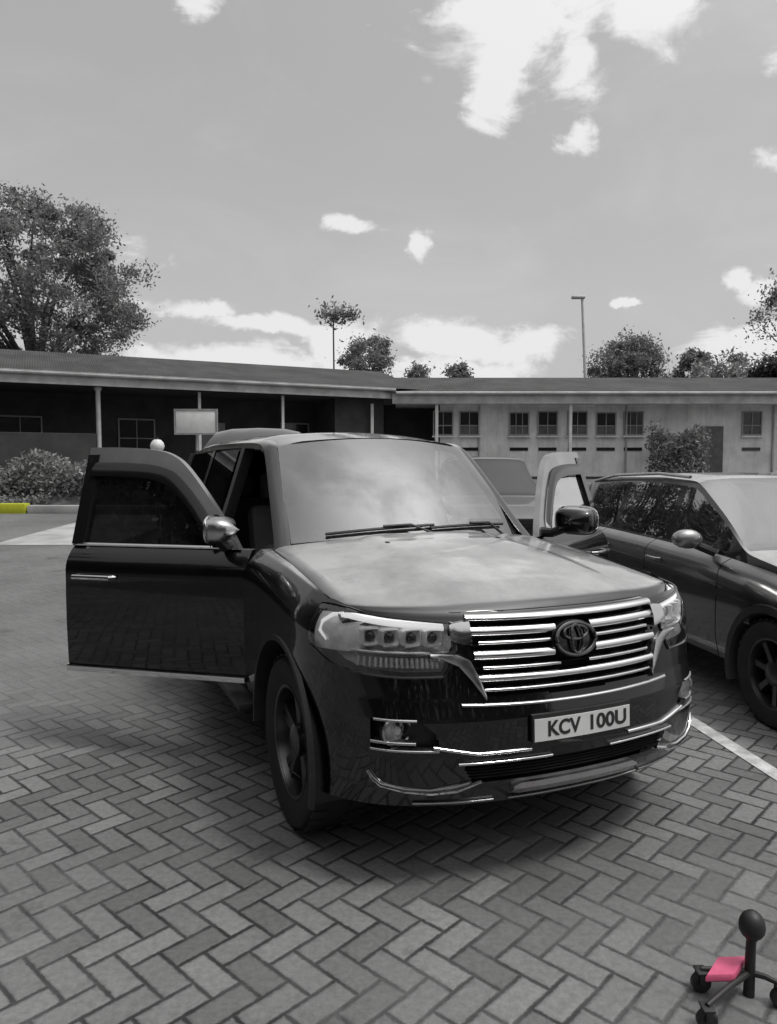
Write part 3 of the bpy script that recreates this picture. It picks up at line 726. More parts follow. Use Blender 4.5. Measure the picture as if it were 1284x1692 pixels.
# under body, engine block, floor, interior
b = MB(); b.box((-1.75, 0, .40), (4.4, 1.55, .12)); b.box((.16, 0, .62), (.70, 1.02, .50)); b.box((-2.4, 0, .50), (3.4, 1.72, .08))
b.box((-.63, 0, .75), (.06, 1.68, .74)); b.box((.36, 0, .35), (.66, 1.0, .03))
b.build('underbody', M['void'], suv)
b = MB(); b.sweep([[(x, y, z) for x, z in ((-.66, 1.18), (-.62, .80), (-1.0, .62), (-1.08, .98), (-1.02, 1.16), (-.85, 1.205))] for y in (-.80, -.5, 0, .5, .80)]); b.build('dashboard', M['dash'], suv)
b = MB(); sc_ = Vector((-1.20, -.38, 1.06)); rt = Matrix.Rotation(R(-28), 3, 'Y')
b.tube([sc_ + rt @ Vector((0, .19 * math.cos(a), .19 * math.sin(a))) for a in [2 * math.pi * k / 28 for k in range(28)]], .016, 8, closed=True)
for a in (0, math.pi, 1.5 * math.pi): b.tube([sc_ + rt @ Vector((.02, .03 * math.cos(a), .03 * math.sin(a))), sc_ + rt @ Vector((0, .19 * math.cos(a), .19 * math.sin(a)))], .014, 6)
b.lathe([(.001, .01), (.06, 0), (.06, .05), (.03, .18)], sc_, 'X', 16)
b.build('steering_wheel', M['black'], suv)
for y in (-.39, .39):
    b = MB(); b.box((-1.62, y, .70), (.52, .52, .16), bev=.05); seat = b.build('front_seat', M['fabric'], suv)
    b = MB(); b.box((-1.92, y, 1.05), (.15, .50, .66), Matrix.Rotation(R(-16), 3, 'Y'), bev=.06); b.build('backrest', M['fabric'], seat)
    b = MB(); b.box((-2.06, y, 1.50), (.10, .28, .20), Matrix.Rotation(R(-10), 3, 'Y'), bev=.04); b.tube([(-2.04, y - .06, 1.36), (-2.06, y - .06, 1.45)], .008, 6); b.tube([(-2.04, y + .06, 1.36), (-2.06, y + .06, 1.45)], .008, 6); b.build('headrest', M['fabric'], seat)
b = MB(); b.box((-2.75, 0, .72), (.5, 1.4, .18), bev=.05); b.box((-3.05, 0, 1.08), (.16, 1.4, .62), Matrix.Rotation(R(-14), 3, 'Y'), bev=.06)
for y in (-.45, 0, .45): b.box((-3.16, y, 1.48), (.10, .26, .18), bev=.04)
b.build('rear_seat', M['fabric'], suv)
b = MB(); b.box((-1.10, 0, 1.665), (.03, .24, .07), bev=.012); b.tube([(-1.115, 0, 1.69), (-1.13, 0, 1.775)], .01, 6); b.build('interior_mirror', M['black'], suv)
b = MB(); b.grid([[(x, y, 1.80 - .04 * (y / .6) ** 2) for y in lin(-.62, .62, 7)] for x in lin(-1.25, -3.9, 8)]); b.build('headlining', M['fabric'], suv)
# --- wheels
for x, y in ((0, .815), (0, -.815), (-2.85, .825), (-2.85, -.825)):
    wheel(suv, (x, y, .388), 1 if y > 0 else -1, .388, .275, .255, 5, M['alloy'])
# --- open front doors
OPEN = {-1: 52, 1: 61}
for sg in (-1, 1):
    hx, hy = -.72, sg * .935
    def L(x, y, z): return (x, sg * y - 0, z)              # x,y in car space relative to the hinge
    def dl(x, yabs, z): return (x - hx, sg * yabs - hy, z)
    b = MB(); xs_ = lin(-.725, -1.84, 26); zs_ = [.475, .49, .505, .52, .56] + lin(.62, 1.19, 22)
    b.grid([[dl(x, sidey(z, -1.0) , z) for z in zs_] for x in xs_])
    inn = lambda z: sidey(z, -1.0) - (.085 if z < 1.1 else .05)
    b.grid([[dl(x, inn(z), z) for z in zs_] for x in xs_])
    for x in (xs_[0], xs_[-1]): b.grid([[dl(x, sidey(z, -1.0), z), dl(x, inn(z), z)] for z in zs_])
    for z in (zs_[0], zs_[-1]): b.grid([[dl(x, sidey(z, -1.0), z), dl(x, inn(z), z)] for x in xs_])
    # window frame in painted metal
    outer = crom([(-.79, 1.19), (-.86, 1.285), (-1.02, 1.47), (-1.18, 1.635), (-1.28, 1.705), (-1.40, 1.74), (-1.62, 1.757), (-1.84, 1.758)], 4) + [np.array((-1.84, 1.50)), np.array((-1.84, 1.19))]
    inner = crom([(-.93, 1.205), (-.95, 1.285), (-1.09, 1.45), (-1.22, 1.57), (-1.30, 1.612), (-1.42, 1.638), (-1.62, 1.65), (-1.78, 1.65)], 4) + [np.array((-1.78, 1.48)), np.array((-1.78, 1.205))]
    b.mat(2).sweep([[dl(o[0], yG(o[1]), o[1]), dl(i_[0], yG(i_[1]), i_[1]), dl(i_[0], yG(i_[1]) - .04, i_[1]), dl(o[0], yG(o[1]) - .045, o[1])] for o, i_ in zip(outer, inner)])
    nfr = len(outer)
    b.mat(1).sweep([[dl(o[0] + dx, yG(o[1]) + .006, o[1]), dl(o[0] + .075 + dx, yG(o[1]) + .006, o[1]), dl(o[0] + .075, yG(o[1]) - .05, o[1]), dl(o[0] - .003, yG(o[1]) - .05, o[1])] for o, dx in ((np.array((-1.84, 1.20)), -.003), (np.array((-1.84, 1.45)), -.003), (np.array((-1.84, 1.715)), -.003))])
    door = b.build('front_door', [M['paint'], M['gloss_black'], M['surround']], suv, (hx, hy, 0)); door.rotation_euler = (0, 0, -sg * R(OPEN[sg]))
    door['label'] = 'driver door swung open, its dark window closed' if sg < 0 else 'passenger door swung open beside the crossover'
    # glass
    itop = lambda x: float(np.interp(-x, [-q[0] for q in inner[:29]], [q[1] for q in inner[:29]]))
    b = MB(); b.grid([[dl(x, yG(z) - .018, z) for z in [1.195 + (itop(x) + .006 - 1.195) * t for t in lin(0, 1, 8)]] for x in lin(-.93, -1.785, 18)]); b.build('window', M['win'] if sg < 0 else M['win_clear'], door)
    # rain visor
    b = MB(); vo = outer[8:29]; 
    b.grid([[dl(q[0] + .01, yG(q[1]) + .012, q[1] - .05), dl(q[0], yG(q[1] - .09) + .030, q[1] - .10)] for q in inner_up] if False else [[dl(i_[0], yG(i_[1]) + .004, i_[1] + .018), dl(i_[0] - .012, yG(i_[1]) + .030, i_[1] - .02), dl(i_[0] - .02, yG(i_[1]) + .040, i_[1] - .062)] for i_ in inner[3:29]])
    b.build('rain_visor', M['gloss_black'], door)
    # belt chrome, handle, lower moulding
    b = MB(); b.sweep([[dl(x, sidey(1.19, -1.0) + o, 1.19 + dz) for o, dz in ((-.01, 0), (.008, 0), (.010, .008), (.004, .016), (-.012, .016))] for x in lin(-.80, -1.84, 8)]); b.build('belt_trim', M['chrome'], door)
    b = MB(); b.sweep([[dl(x, sidey(.49, -1.0) + o, .492 + dz) for o, dz in ((-.004, -.02), (.014, -.018), (.018, 0), (.014, .018), (-.004, .022))] for x in lin(-.74, -1.845, 8)]); b.build('lower_moulding', M['chrome'], door)
    b = MB(); b.tube([dl(-1.52, sidey(1.02, -1.0) + .002, 1.02), dl(-1.535, sidey(1.02, -1.0) + .036, 1.022), dl(-1.65, sidey(1.02, -1.0) + .045, 1.024), dl(-1.765, sidey(1.02, -1.0) + .036, 1.022), dl(-1.78, sidey(1.02, -1.0) + .002, 1.02)], [.013, .015, .015, .015, .013], 10); b.build('handle', M['chrome'], door)
    # side mirror
    mc = np.array((-.82, 1.065, 1.315)) if sg < 0 else np.array((-.86, 1.115, 1.30)); hw_, hh_ = (.122, .068) if sg < 0 else (.145, .088); b = MB().mat(0); rings = []
    for t in [q * q for q in lin(0, 1, 15)]:
        k = math.sin(math.pi * (.08 + .87 * t)) ** .55 if t < 1 else .1
        xx = mc[0] + .085 - .15 * t; kk = .02 + .92 * math.sqrt(max(0, 1 - (1 - min(1, t / .55)) ** 2))
        rings.append([dl(xx + .02 * math.cos(a), mc[1] + hw_ * kk * math.copysign(abs(math.cos(a)) ** .6, math.cos(a)), mc[2] + hh_ * kk * math.copysign(abs(math.sin(a)) ** .6, math.sin(a))) for a in [2 * math.pi * q / 24 for q in range(24)]])
    b.sweep(rings)
    b.mat(1).grid([[dl(mc[0] - .055 + .02 * math.cos(a), mc[1] + (hw_ - .007) * f * math.copysign(abs(math.cos(a)) ** .6, math.cos(a)), mc[2] + (hh_ - .008) * f * math.copysign(abs(math.sin(a)) ** .6, math.sin(a))) for a in [2 * math.pi * q / 24 for q in range(24)]] for f in (.02, .5, 1.0)], closed=True)
    b.mat(2).tube([dl(-.87, .89, 1.215), dl(-.85, .97, 1.215), dl(-.85, 1.06, mc[2] - .05)], [.035, .03, .03], 10)
    mir = b.build('side_mirror', [M['chrome_dull'] if sg < 0 else M['paint'], M['chrome'], M['black']], door)
    b = MB(); b.tube([dl(mc[0] - .05 + .02 * math.cos(a), mc[1] + (hw_ + .002) * math.copysign(abs(math.cos(a)) ** .6, math.cos(a)), mc[2] + (hh_ + .002) * math.copysign(abs(math.sin(a)) ** .6, math.sin(a))) for a in [2 * math.pi * q / 28 for q in range(28)]], .006, 6, closed=True); b.build('mirror_rim', M['chrome'], door)
    # inner trim panel and arm rest
    b = MB(); b.box((-.56, -sg * .092 + (sg * sidey(.8, -1) - hy) , .86), (1.0, .02, .56), bev=.008); b.box((-.62, -sg * .125 + (sg * sidey(.8, -1) - hy), .90), (.55, .06, .07), bev=.02); b.build('trim_panel', M['dash'], door)

# ================================================================== generic lofted cars
def loft_car(name, label, cat, loc, rz, spec, mats, group=None):
    L_, W = spec['L'], spec['W']; hw = W / 2
    root = empty(name, loc, rz, label, cat, group)
    xr = np.linspace(-L_ / 2, L_ / 2, 400)
    def smooth(y, sg_):
        k = np.exp(-.5 * (np.arange(-40, 41) * (L_ / 400) / sg_) ** 2); k /= k.sum()
        return np.convolve(np.pad(y, 40, mode='edge'), k, 'valid')
    top = smooth(np.interp(xr, *zip(*spec['top'])), spec.get('sm', .05)); belt = smooth(np.interp(xr, *zip(*spec['belt'])), .08)
    wt = smooth(np.interp(xr, *zip(*spec['wt'])), .10)
    f = lambda arr, x: float(np.interp(x, xr, arr))
    def hwx(x):
        a = abs(x) - (L_ / 2 - .75); return hw * (1 - .20 * (max(0, a) / .75) ** 2.4)
    def sec(x):
        wv_, b_, t_, tw = hwx(x), f(belt, x), f(top, x), f(wt, x); zb = spec['zb'] + .12 * max(0, (abs(x) - (L_ / 2 - .5)) / .5) ** 2
        tw *= wv_ / hw; zc = b_ + (t_ - b_) * spec.get('zc', .86)
        low = [(.80 * wv_, zb), (.96 * wv_, zb + .05), (.995 * wv_, zb + .2), (1.0 * wv_, zb + (b_ - zb) * .5), (.995 * wv_, zb + (b_ - zb) * .68), (.985 * wv_, b_ - .085), (.945 * wv_, b_ - .035), (.875 * wv_, b_)]
        up = [(.875 * wv_ + (tw - .875 * wv_) * q, b_ + (zc - b_) * q) for q in (.04, .33, .66, .97)] + [(tw * .975, zc + (t_ - zc) * .45), (tw * .86, zc + (t_ - zc) * .8), (tw * .55, zc + (t_ - zc) * .95), (0, t_)]
        return low + up
    marks = sorted(set(list(np.linspace(-L_ / 2, L_ / 2, 90)) + [m_ + e for m_ in spec['doors'] for e in (-.005, .005)] + [m_ for ab in spec['win'] for m_ in ab] + list(spec['ws']) + list(spec['rw'])))
    xs_ = [x for x in marks]; G = []
    for x in xs_:
        h_ = sec(x); G.append([(x, -y, z) for y, z in h_] + [(x, y, z) for y, z in h_[::-1][1:]])
    n = len(G[0]); nh = (n + 1) // 2
    def cls(a, b):
        xm = (xs_[a] + xs_[a + 1]) / 2; r = b if b < nh - 1 else n - 2 - b; sd = -1 if b < nh - 1 else 1
        x, y, z = np.mean([G[a][b], G[a + 1][b + 1]], axis=0)
        for wx in spec['wheels']:
            if r < 7 and (x - wx) ** 2 + (z - spec['wr']) ** 2 < (spec['wr'] + .055) ** 2: return None
        gh = f(top, xm) - f(belt, xm) > .10
        if gh and 8 <= r <= 10:
            for i_, (a0, a1) in enumerate(spec['win']):
                if a0 < xm < a1: return ('side_window', sd, i_)
            return ('pillar', sd, int(xm < -.5)) if spec['win'][-1][0] < xm < spec['win'][0][1] else ('body', 0, 0)
        if r >= 12 and spec['ws'][0] < xm < spec['ws'][1]: return ('windshield', 0, 0)
        if r >= 12 and spec['rw'][0] < xm < spec['rw'][1]: return ('rear_window', 0, 0)
        if r >= 13 and xm > spec['ws'][1]: return ('hood', 0, 0)
        if 1 <= r <= 7:
            for i_, m_ in enumerate(spec['doors']):
                if abs(xm - m_) < .004: return None
            for i_ in range(len(spec['doors']) - 1):
                if spec['doors'][i_ + 1] < xm < spec['doors'][i_]: return ('door', sd, i_)
        return ('body', 0, 0)
    cells = {}
    for a in range(len(xs_) - 1):
        for b in range(n - 1):
            k = cls(a, b)
            if k: cells.setdefault(k, set()).add((a, b))
    mm = {'body': mats['paint'], 'door': mats['paint'], 'hood': mats['paint'], 'pillar': M['gloss_black'], 'side_window': mats['glass'], 'windshield': mats['ws'], 'rear_window': mats['glass']}
    doors = {}
    for k in sorted(cells):
        cs = cells[k]; b = MB(); b.grid(G, lambda a, c, cs=cs: (a, c) not in cs)
        if k[0] == 'body':
            for e in (0, -1): b.add(G[e], [tuple(range(n))])
        o = b.build(k[0], mm[k[0]], root)
        if k[0] == 'door': doors[k[1:]] = o
    for (sd, i_), o in doors.items():                     # handles
        xh = spec['doors'][i_ + 1] + .17; zh = f(belt, xh) - .13; yh = sd * hwx(xh) * .985
        b = MB(); b.tube([(xh - .10, yh, zh), (xh - .085, yh + sd * .035, zh), (xh + .085, yh + sd * .035, zh), (xh + .10, yh, zh)], .013, 8); b.build('handle', mats['trim'], o)
    for sd in (-1, 1):
        for wx in spec['wheels']:
            wheel(root, (wx, sd * (hw - .115), spec['wr']), sd, spec['wr'], .215, spec['wr'] * .66, 7, M['alloy'], dual=False)
            b = MB(); ra = spec['wr'] + .05
            b.grid([[(wx + r_ * math.cos(a), sd * y, spec['wr'] + r_ * math.sin(a)) for r_, y in ((ra + .05, hw * .985), (ra + .045, hw * 1.012), (ra - .005, hw * 1.012), (ra - .02, hw * .98), (ra - .01, hw * .62))] for a in lin(-.35, math.pi + .35, 30)]); b.build('arch_lip', mats['arch'], root)
        # mirror
        xm_ = spec['mir']; zm = f(belt, xm_) + .11; b = MB(); rings = []
        for t in lin(0, 1, 8):
            k = [.35, .75, .95, 1, 1, 1, .97, .90][int(round(t * 7))]
            rings.append([(xm_ + .07 - .12 * t, sd * (hw + .11 + .105 * k * math.cos(a)), zm + .07 * k * math.sin(a)) for a in [2 * math.pi * q / 18 for q in range(18)]])
        b.mat(0).sweep(rings); b.mat(1).tube([(xm_ + .03, sd * (hw * .90), zm - .10), (xm_, sd * (hw + .05), zm - .04)], .03, 8)
        b.build('side_mirror', [mats['mirror'], M['black']], root)
        b = MB(); xe = L_ / 2 - .10; ye = hwx(xe)
        b.sweep([[(x, sd * y, z) for z in (zl, zl + .07, zh_, zh_ - .02)] for x, y, zl, zh_ in ((L_ / 2 + .012, ye * .60, .70, .82), (L_ / 2 - .0, ye * .86, .70, .84), (L_ / 2 - .25, ye * 1.05, .74, .86))]); b.build('headlight', M['reflector'], root)
        b = MB(); b.box((-L_ / 2 + .02, sd * ye * .82, f(belt, -L_ / 2 + .1) - .12), (.07, .16, .30), bev=.03); b.build('tail_light', M['chrome_dark'], root)
    b = MB(); b.box((L_ / 2 + .0, 0, .74), (.03, .95, .13), bev=.01)
    for k in range(3): b.box((L_ / 2 + .018, 0, .70 + .04 * k), (.012, .92, .012))
    b.box((L_ / 2 + .0, 0, .42), (.03, 1.2, .14), bev=.01); b.build('grille', M['black'], root)
    b = MB(); b.box((0, 0, .36), (L_ - .5, W * .80, .22)); b.box((spec['wheels'][0] + .0, 0, .6), (.9, W * .55, .3)); b.box((-.2, 0, .62), (L_ * .62, W * .86, .10)); b.build('underbody', M['void'], root)
    b = MB()
    for y in (-.38, .38):
        b.box((spec['seat'], y, f(belt, 0) - .30), (.5, .5, .16), bev=.05); b.box((spec['seat'] - .30, y, f(belt, 0) + .02), (.13, .48, .6), Matrix.Rotation(R(-15), 3, 'Y'), bev=.05); b.box((spec['seat'] - .40, y, f(belt, 0) + .38), (.09, .26, .18), bev=.04)
    b.box((spec['seat'] - 1.1, 0, f(belt, 0) - .05), (.16, W * .7, .6), bev=.05)
    b.box((spec['ws'][1] - .28, 0, f(belt, spec['ws'][1]) - .10), (.5, W * .78, .22), bev=.06)
    b.build('seats', M['fabric'], root)
    return root
cross_spec = dict(L=4.60, W=1.78, zb=.26, wr=.34, wheels=(1.56, -1.30), sm=.05,
    top=[(-2.3, .95), (-2.18, 1.12), (-2.1, 1.27), (-1.86, 1.53), (-1.2, 1.59), (-.3, 1.60), (.25, 1.575), (1.16, 1.075), (1.9, .96), (2.15, .84), (2.3, .72)],
    belt=[(-2.3, .92), (-2.0, 1.06), (-1.0, 1.055), (.0, 1.035), (.9, 1.01), (1.5, .96), (2.05, .84), (2.3, .66)],
    wt=[(-2.3, .72), (-1.9, .64), (-1.4, .62), (.3, .63), (.8, .70), (1.2, .80), (2.3, .78)],
    doors=[.98, -.10, -1.08], win=[(.18 - .05, .93), (-.86, .03), (-1.62, -.96)], ws=(.27, 1.17), rw=(-2.12, -1.76), mir=.78, seat=.05)
# rearward panes are listed front to back
cy_world = R(8.0)
cfw = Vector((.135, -.99)).normalized(); cang = math.atan2(cfw.y, cfw.x)
std = dict(paint=M['paint_dark'], glass=M['win_car'], ws=M['ws'], trim=M['paint_dark'], arch=M['black'], mirror=M['paint_silver'])
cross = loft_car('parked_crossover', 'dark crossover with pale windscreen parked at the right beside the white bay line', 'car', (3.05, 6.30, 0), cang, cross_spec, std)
# bright gutter trim along the crossover roof edge
for sd in (-1, 1):
    b = MB(); b.tube([(-1.75, sd * .615, 1.50), (-1.2, sd * .655, 1.565), (-.3, sd * .665, 1.590), (.22, sd * .665, 1.565)], .014, 8); b.build('roof_rail', M['chrome_dull'], cross)

van_spec = dict(L=4.7, zc=.72, W=2.3, zb=.25, wr=.33, wheels=(1.55, -1.35), sm=.16,
    top=[(-2.4, 1.85), (-2.2, 2.06), (0, 2.13), (1.0, 2.11), (1.35, 2.02), (1.55, 1.86), (2.10, 1.16), (2.36, .95)],
    belt=[(-2.4, 1.12), (0, 1.12), (1.8, 1.08), (2.36, .85)],
    wt=[(-2.4, .62), (0, .64), (1.3, .66), (1.8, .78), (2.36, .86)],
    doors=[1.75, .75, -.45], win=[(.85, 1.62), (-.40, .75), (-2.1, -.5)], ws=(1.52, 2.13), rw=(-2.39, -2.36), mir=1.72, seat=1.0)
van = loft_car('parked_van', 'dark grey van with rounded high roof parked directly behind the black four wheel drive', 'van', (-1.84, 11.3, gz(11.3)), R(-87), van_spec,
    dict(paint=M['paint_grey'], glass=M['win'], ws=M['win'], trim=M['black'], arch=M['paint_grey'], mirror=M['black']))
wag_spec = dict(cross_spec); 
wag = loft_car('parked_wagon', 'dark wagon with a shiny roof seen between the windscreen pillar and the open passenger door', 'car', (1.62, 12.6, gz(12.6)), R(-91), dict(cross_spec, top=[(x, z + (.10 if z > 1.4 else 0)) for x, z in cross_spec['top']]),
    dict(paint=M['paint_grey'], glass=M['win'], ws=M['win'], trim=M['black'], arch=M['black'], mirror=M['black']))

# ================================================================== buildings
def window(b_root, x, z0, z1, wd, y, mull=1, lower=0):
    fr = MB(); t = .05; d = .06
    for xx in (x - wd / 2, x + wd / 2): fr.box((xx, y, (z0 + z1) / 2), (t, d, z1 - z0 + t))
    for zz in (z0, z1): fr.box((x, y - .002, zz), (wd - t, d, t))
    for k in range(mull): fr.box((x - wd / 2 + wd * (k + 1) / (mull + 1), y, (z0 + z1) / 2), (.03, d * .7, z1 - z0 - t))
    fr.box((x, y + .001, z0 + (z1 - z0) * .40), (wd - t, d * .72, .035))
    f_ = fr.build('window', M['win_frame'], b_root, smooth=0)
    zm_ = z0 + (z1 - z0) * .40
    p = MB(); p.mat(0).box((x, y + .02, (zm_ + z1) / 2 + .005), (wd - .06, .012, z1 - zm_ - .04)); p.mat(lower).box((x, y + .021, (zm_ + z0) / 2), (wd - .06, .012, zm_ - z0 - .04)); p.build('pane', [M['win_dark'], M['win_mid']], f_, smooth=0)
    s_ = MB(); s_.box((x, y - .06, z0 - .07), (wd + .12, .16, .06)); s_.build('sill', M['wall'], f_, smooth=0)
FL = 1.2
# left wing with the veranda
LW = empty('veranda_block', (-12.4, 24.0, 0), math.atan2(5.8, 12.4), 'long low block with dark open veranda and pale columns on the left', 'building')
X0, X1 = -9.0, 13.75
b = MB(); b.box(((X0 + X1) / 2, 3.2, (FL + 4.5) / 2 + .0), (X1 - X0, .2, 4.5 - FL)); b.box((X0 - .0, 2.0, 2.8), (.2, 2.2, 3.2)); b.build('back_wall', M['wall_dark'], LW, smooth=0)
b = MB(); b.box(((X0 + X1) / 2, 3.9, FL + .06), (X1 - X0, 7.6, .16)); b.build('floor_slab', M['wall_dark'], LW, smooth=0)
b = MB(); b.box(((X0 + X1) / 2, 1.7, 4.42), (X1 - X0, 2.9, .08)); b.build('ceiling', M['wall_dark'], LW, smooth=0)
b = MB(); b.box(((X0 + X1) / 2, 0, 4.58), (X1 - X0 + .4, .05, .38), bev=.008); b.build('fascia', M['fascia'], LW, smooth=0)
b = MB(); b.tube([(X0 - .2, -.09, 4.74), (X1 + .2, -.09, 4.74)], .07, 10); b.build('gutter', M['fascia'], LW)
b = MB(); b.grid([[(x, y, z) for y, z in ((-.15, 4.79), (4.2, 6.02), (8.6, 4.79))] for x in lin(X0 - .3, X1 + 1.5, 24)]); b.grid([[(x, y, z - .06) for y, z in ((-.15, 4.79), (4.2, 6.02), (8.6, 4.79))] for x in lin(X0 - .3, X1 + 1.5, 24)])
b.build('roof', M['roof'], LW, smooth=20)
for xl, r_ in ((2.95, .085), (-3.0, .085), (-7.5, .085)):
    b = MB(); b.lathe([(r_ * 1.5, FL + .14), (r_ * 1.5, FL + .24), (r_, FL + .28), (r_ * .92, 4.25), (r_ * 1.5, 4.32), (r_ * 1.5, 4.39)], (xl, .35, 0), 'Z', 20, cap=True); b.build('column', M['post'], LW)
for xl in (6.35, 9.45):
    b = MB(); b.box((xl, .35, (FL + 4.38) / 2 + .05), (.10, .10, 4.38 - FL - .12), bev=.01); b.build('post', M['post'], LW, smooth=0)
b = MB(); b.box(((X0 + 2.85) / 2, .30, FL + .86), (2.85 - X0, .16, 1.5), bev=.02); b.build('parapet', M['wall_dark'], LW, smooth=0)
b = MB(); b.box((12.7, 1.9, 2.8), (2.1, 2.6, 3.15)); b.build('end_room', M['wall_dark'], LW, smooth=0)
for xl, wd in ((4.5, 1.3), (10.8, 1.2), (0.5, 1.4)):
    window(LW, xl, 2.3, 3.5, wd, 3.07, 1)
for xl in (7.4,):
    b = MB(); b.box((xl, 3.06, FL + 1.2), (.95, .06, 2.1), bev=.01); b.build('door', M['win_frame'], LW, smooth=0)
# right wing
RW = empty('classroom_block', (0.3, 29.8, 0), 0, 'long low grey block with a row of small dark windows behind the parked cars', 'building')
X1 = 24.0
b = MB(); b.box((X1 / 2 + .9, .95, (FL + 4.35) / 2), (X1 - 1.8, .2, 4.35 - FL)); b.box((X1 - .1, 4.3, 2.8), (.2, 6.4, 3.1)); b.build('wall', M['wall'], RW, smooth=0)
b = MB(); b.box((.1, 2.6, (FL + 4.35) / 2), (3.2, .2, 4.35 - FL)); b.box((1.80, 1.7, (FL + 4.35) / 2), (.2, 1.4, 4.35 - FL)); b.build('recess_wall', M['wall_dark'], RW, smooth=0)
b = MB(); b.box((X1 / 2, 0, 4.41), (X1 + .3, .05, .44), bev=.008); b.build('fascia', M['fascia'], RW, smooth=0)
b = MB(); b.tube([(0, -.09, 4.60), (X1 + .1, -.09, 4.60)], .07, 10); b.build('gutter', M['fascia'], RW)
b = MB(); b.box((X1 / 2, 1.5, 4.26), (X1, 2.6, .08)); b.build('soffit', M['wall'], RW, smooth=0)
b = MB(); b.grid([[(x, y, z + dz) for y, z in ((-.15, 4.64), (4.2, 5.72), (8.6, 4.64))] for x in lin(-1.5, X1 + .4, 24) for dz in (0,)]); b.build('roof', M['roof'], RW, smooth=20)
b = MB(); b.box((X1 / 2, 4.5, FL + .04), (X1, 7.4, .12)); b.build('floor_slab', M['wall_dark'], RW, smooth=0)
for iu, u in enumerate((732, 775, 857, 904, 953, 1000, 1045, 1240)):
    x = (u - 642) / FPX * 30.6 - .3
    window(RW, x, 3.0, (3.94, 3.94, 3.90)[iu % 3], .78, .83, (1, 1, 2, 1)[iu % 4], 0 if iu == 0 else 1)
    b = MB(); b.box((x, .84, 2.42), (.74, .04, .13)); b.build('vent', M['win_dark'], RW, smooth=0)
for x in (-.95, 1.62, 6.95):
    b = MB(); b.box((x, .12, (FL + 4.2) / 2), (.12, .12, 4.2 - FL), bev=.01); b.build('post', M['post'], RW, smooth=0)

b = MB(); b.box((15.85, .82, 3.55), (.8, .04, .5), bev=.01); b.build('wall_board', M['white_sign'], RW, smooth=0)
for x in (3.4, 9.4, 15.4):
    b = MB(); b.tube([(x, .80, 4.2), (x, .80, FL + .1)], .04, 8); b.build('downpipe', M['fascia'], RW)
b = MB(); b.box((12.9, .83, 2.3), (.95, .05, 2.1), bev=.01); b.build('door', M['win_mid'], RW, smooth=0)

# white board on a post and a globe lamp in front of the veranda
def at(u, v, Y):                                           # world point at distance Y for a photo pixel
    x, y = (u - 642) / FPX, (v - 846) / FPX; p = R(HORIZ_PITCH)
    dx, dy, dz = x, math.cos(p) + 0 - y * math.sin(p), -math.sin(p) - y * math.cos(p)
    k = Y / dy; return Vector((dx * k, Y, EYE + dz * k))
c1 = at(324, 697, 17.0); b = MB()
sb = empty('notice_board', (c1.x, 17.0, gz(17)), 0, 'blank white rectangular board on a thin post left of the grey van roof', 'sign')
b.box((0, 0, c1.z - gz(17)), (.90, .05, .52), bev=.015); b.build('board', M['white_sign'], sb)
b = MB(); zz = c1.z - gz(17)
for dx, dz, wx, wz in ((0, .27, .98, .04), (0, -.27, .98, .04), (.47, 0, .04, .50), (-.47, 0, .04, .50)): b.box((dx, 0, zz + dz), (wx, .07, wz))
b.build('board_frame', M['metal_pole'], sb)
b = MB(); b.tube([(0, .06, 0), (0, .06, c1.z - gz(17) + .2)], .03, 8); b.build('post', M['metal_pole'], sb)
c2 = at(260, 737, 16.0)
gl_ = empty('globe_lamp', (c2.x, 16.0, gz(16)), 0, 'small white globe lamp on a short post left of the blank board', 'lamp')
b = MB(); b.lathe([(.001, -.15), (.08, -.13), (.13, -.07), (.15, 0), (.13, .07), (.08, .13), (.001, .15)], (0, 0, c2.z - gz(16)), 'Z', 18); b.build('globe', M['white_sign'], gl_)
b = MB(); b.tube([(0, 0, 0), (0, 0, c2.z - gz(16) - .2)], .035, 8); b.build('post', M['metal_pole'], gl_)
b = MB(); b.lathe([(.035, -.22), (.09, -.20), (.10, -.15), (.085, -.12)], (0, 0, c2.z - gz(16)), 'Z', 14); b.lathe([(.06, .125), (.05, .15), (.015, .165), (.012, .20), (.001, .205)], (0, 0, c2.z - gz(16)), 'Z', 14); b.build('fitting', M['black'], gl_)
# tall light pole behind the right block
pb, pt = at(976, 640, 42), at(962, 492, 42)
pole = empty('light_pole', (pb.x, 42, 1.2), 0, 'tall thin leaning light pole rising behind the right roof', 'pole')
b = MB(); b.tube([(0, 0, 0), (pt.x - pb.x, 0, pt.z - 1.2)], [.12, .07], 10); b.build('shaft', M['post'], pole)
b = MB(); b.box((pt.x - pb.x - .22, 0, pt.z - 1.2 + .02), (.75, .30, .16), bev=.05); b.build('lamp_head', M['metal_pole'], pole)

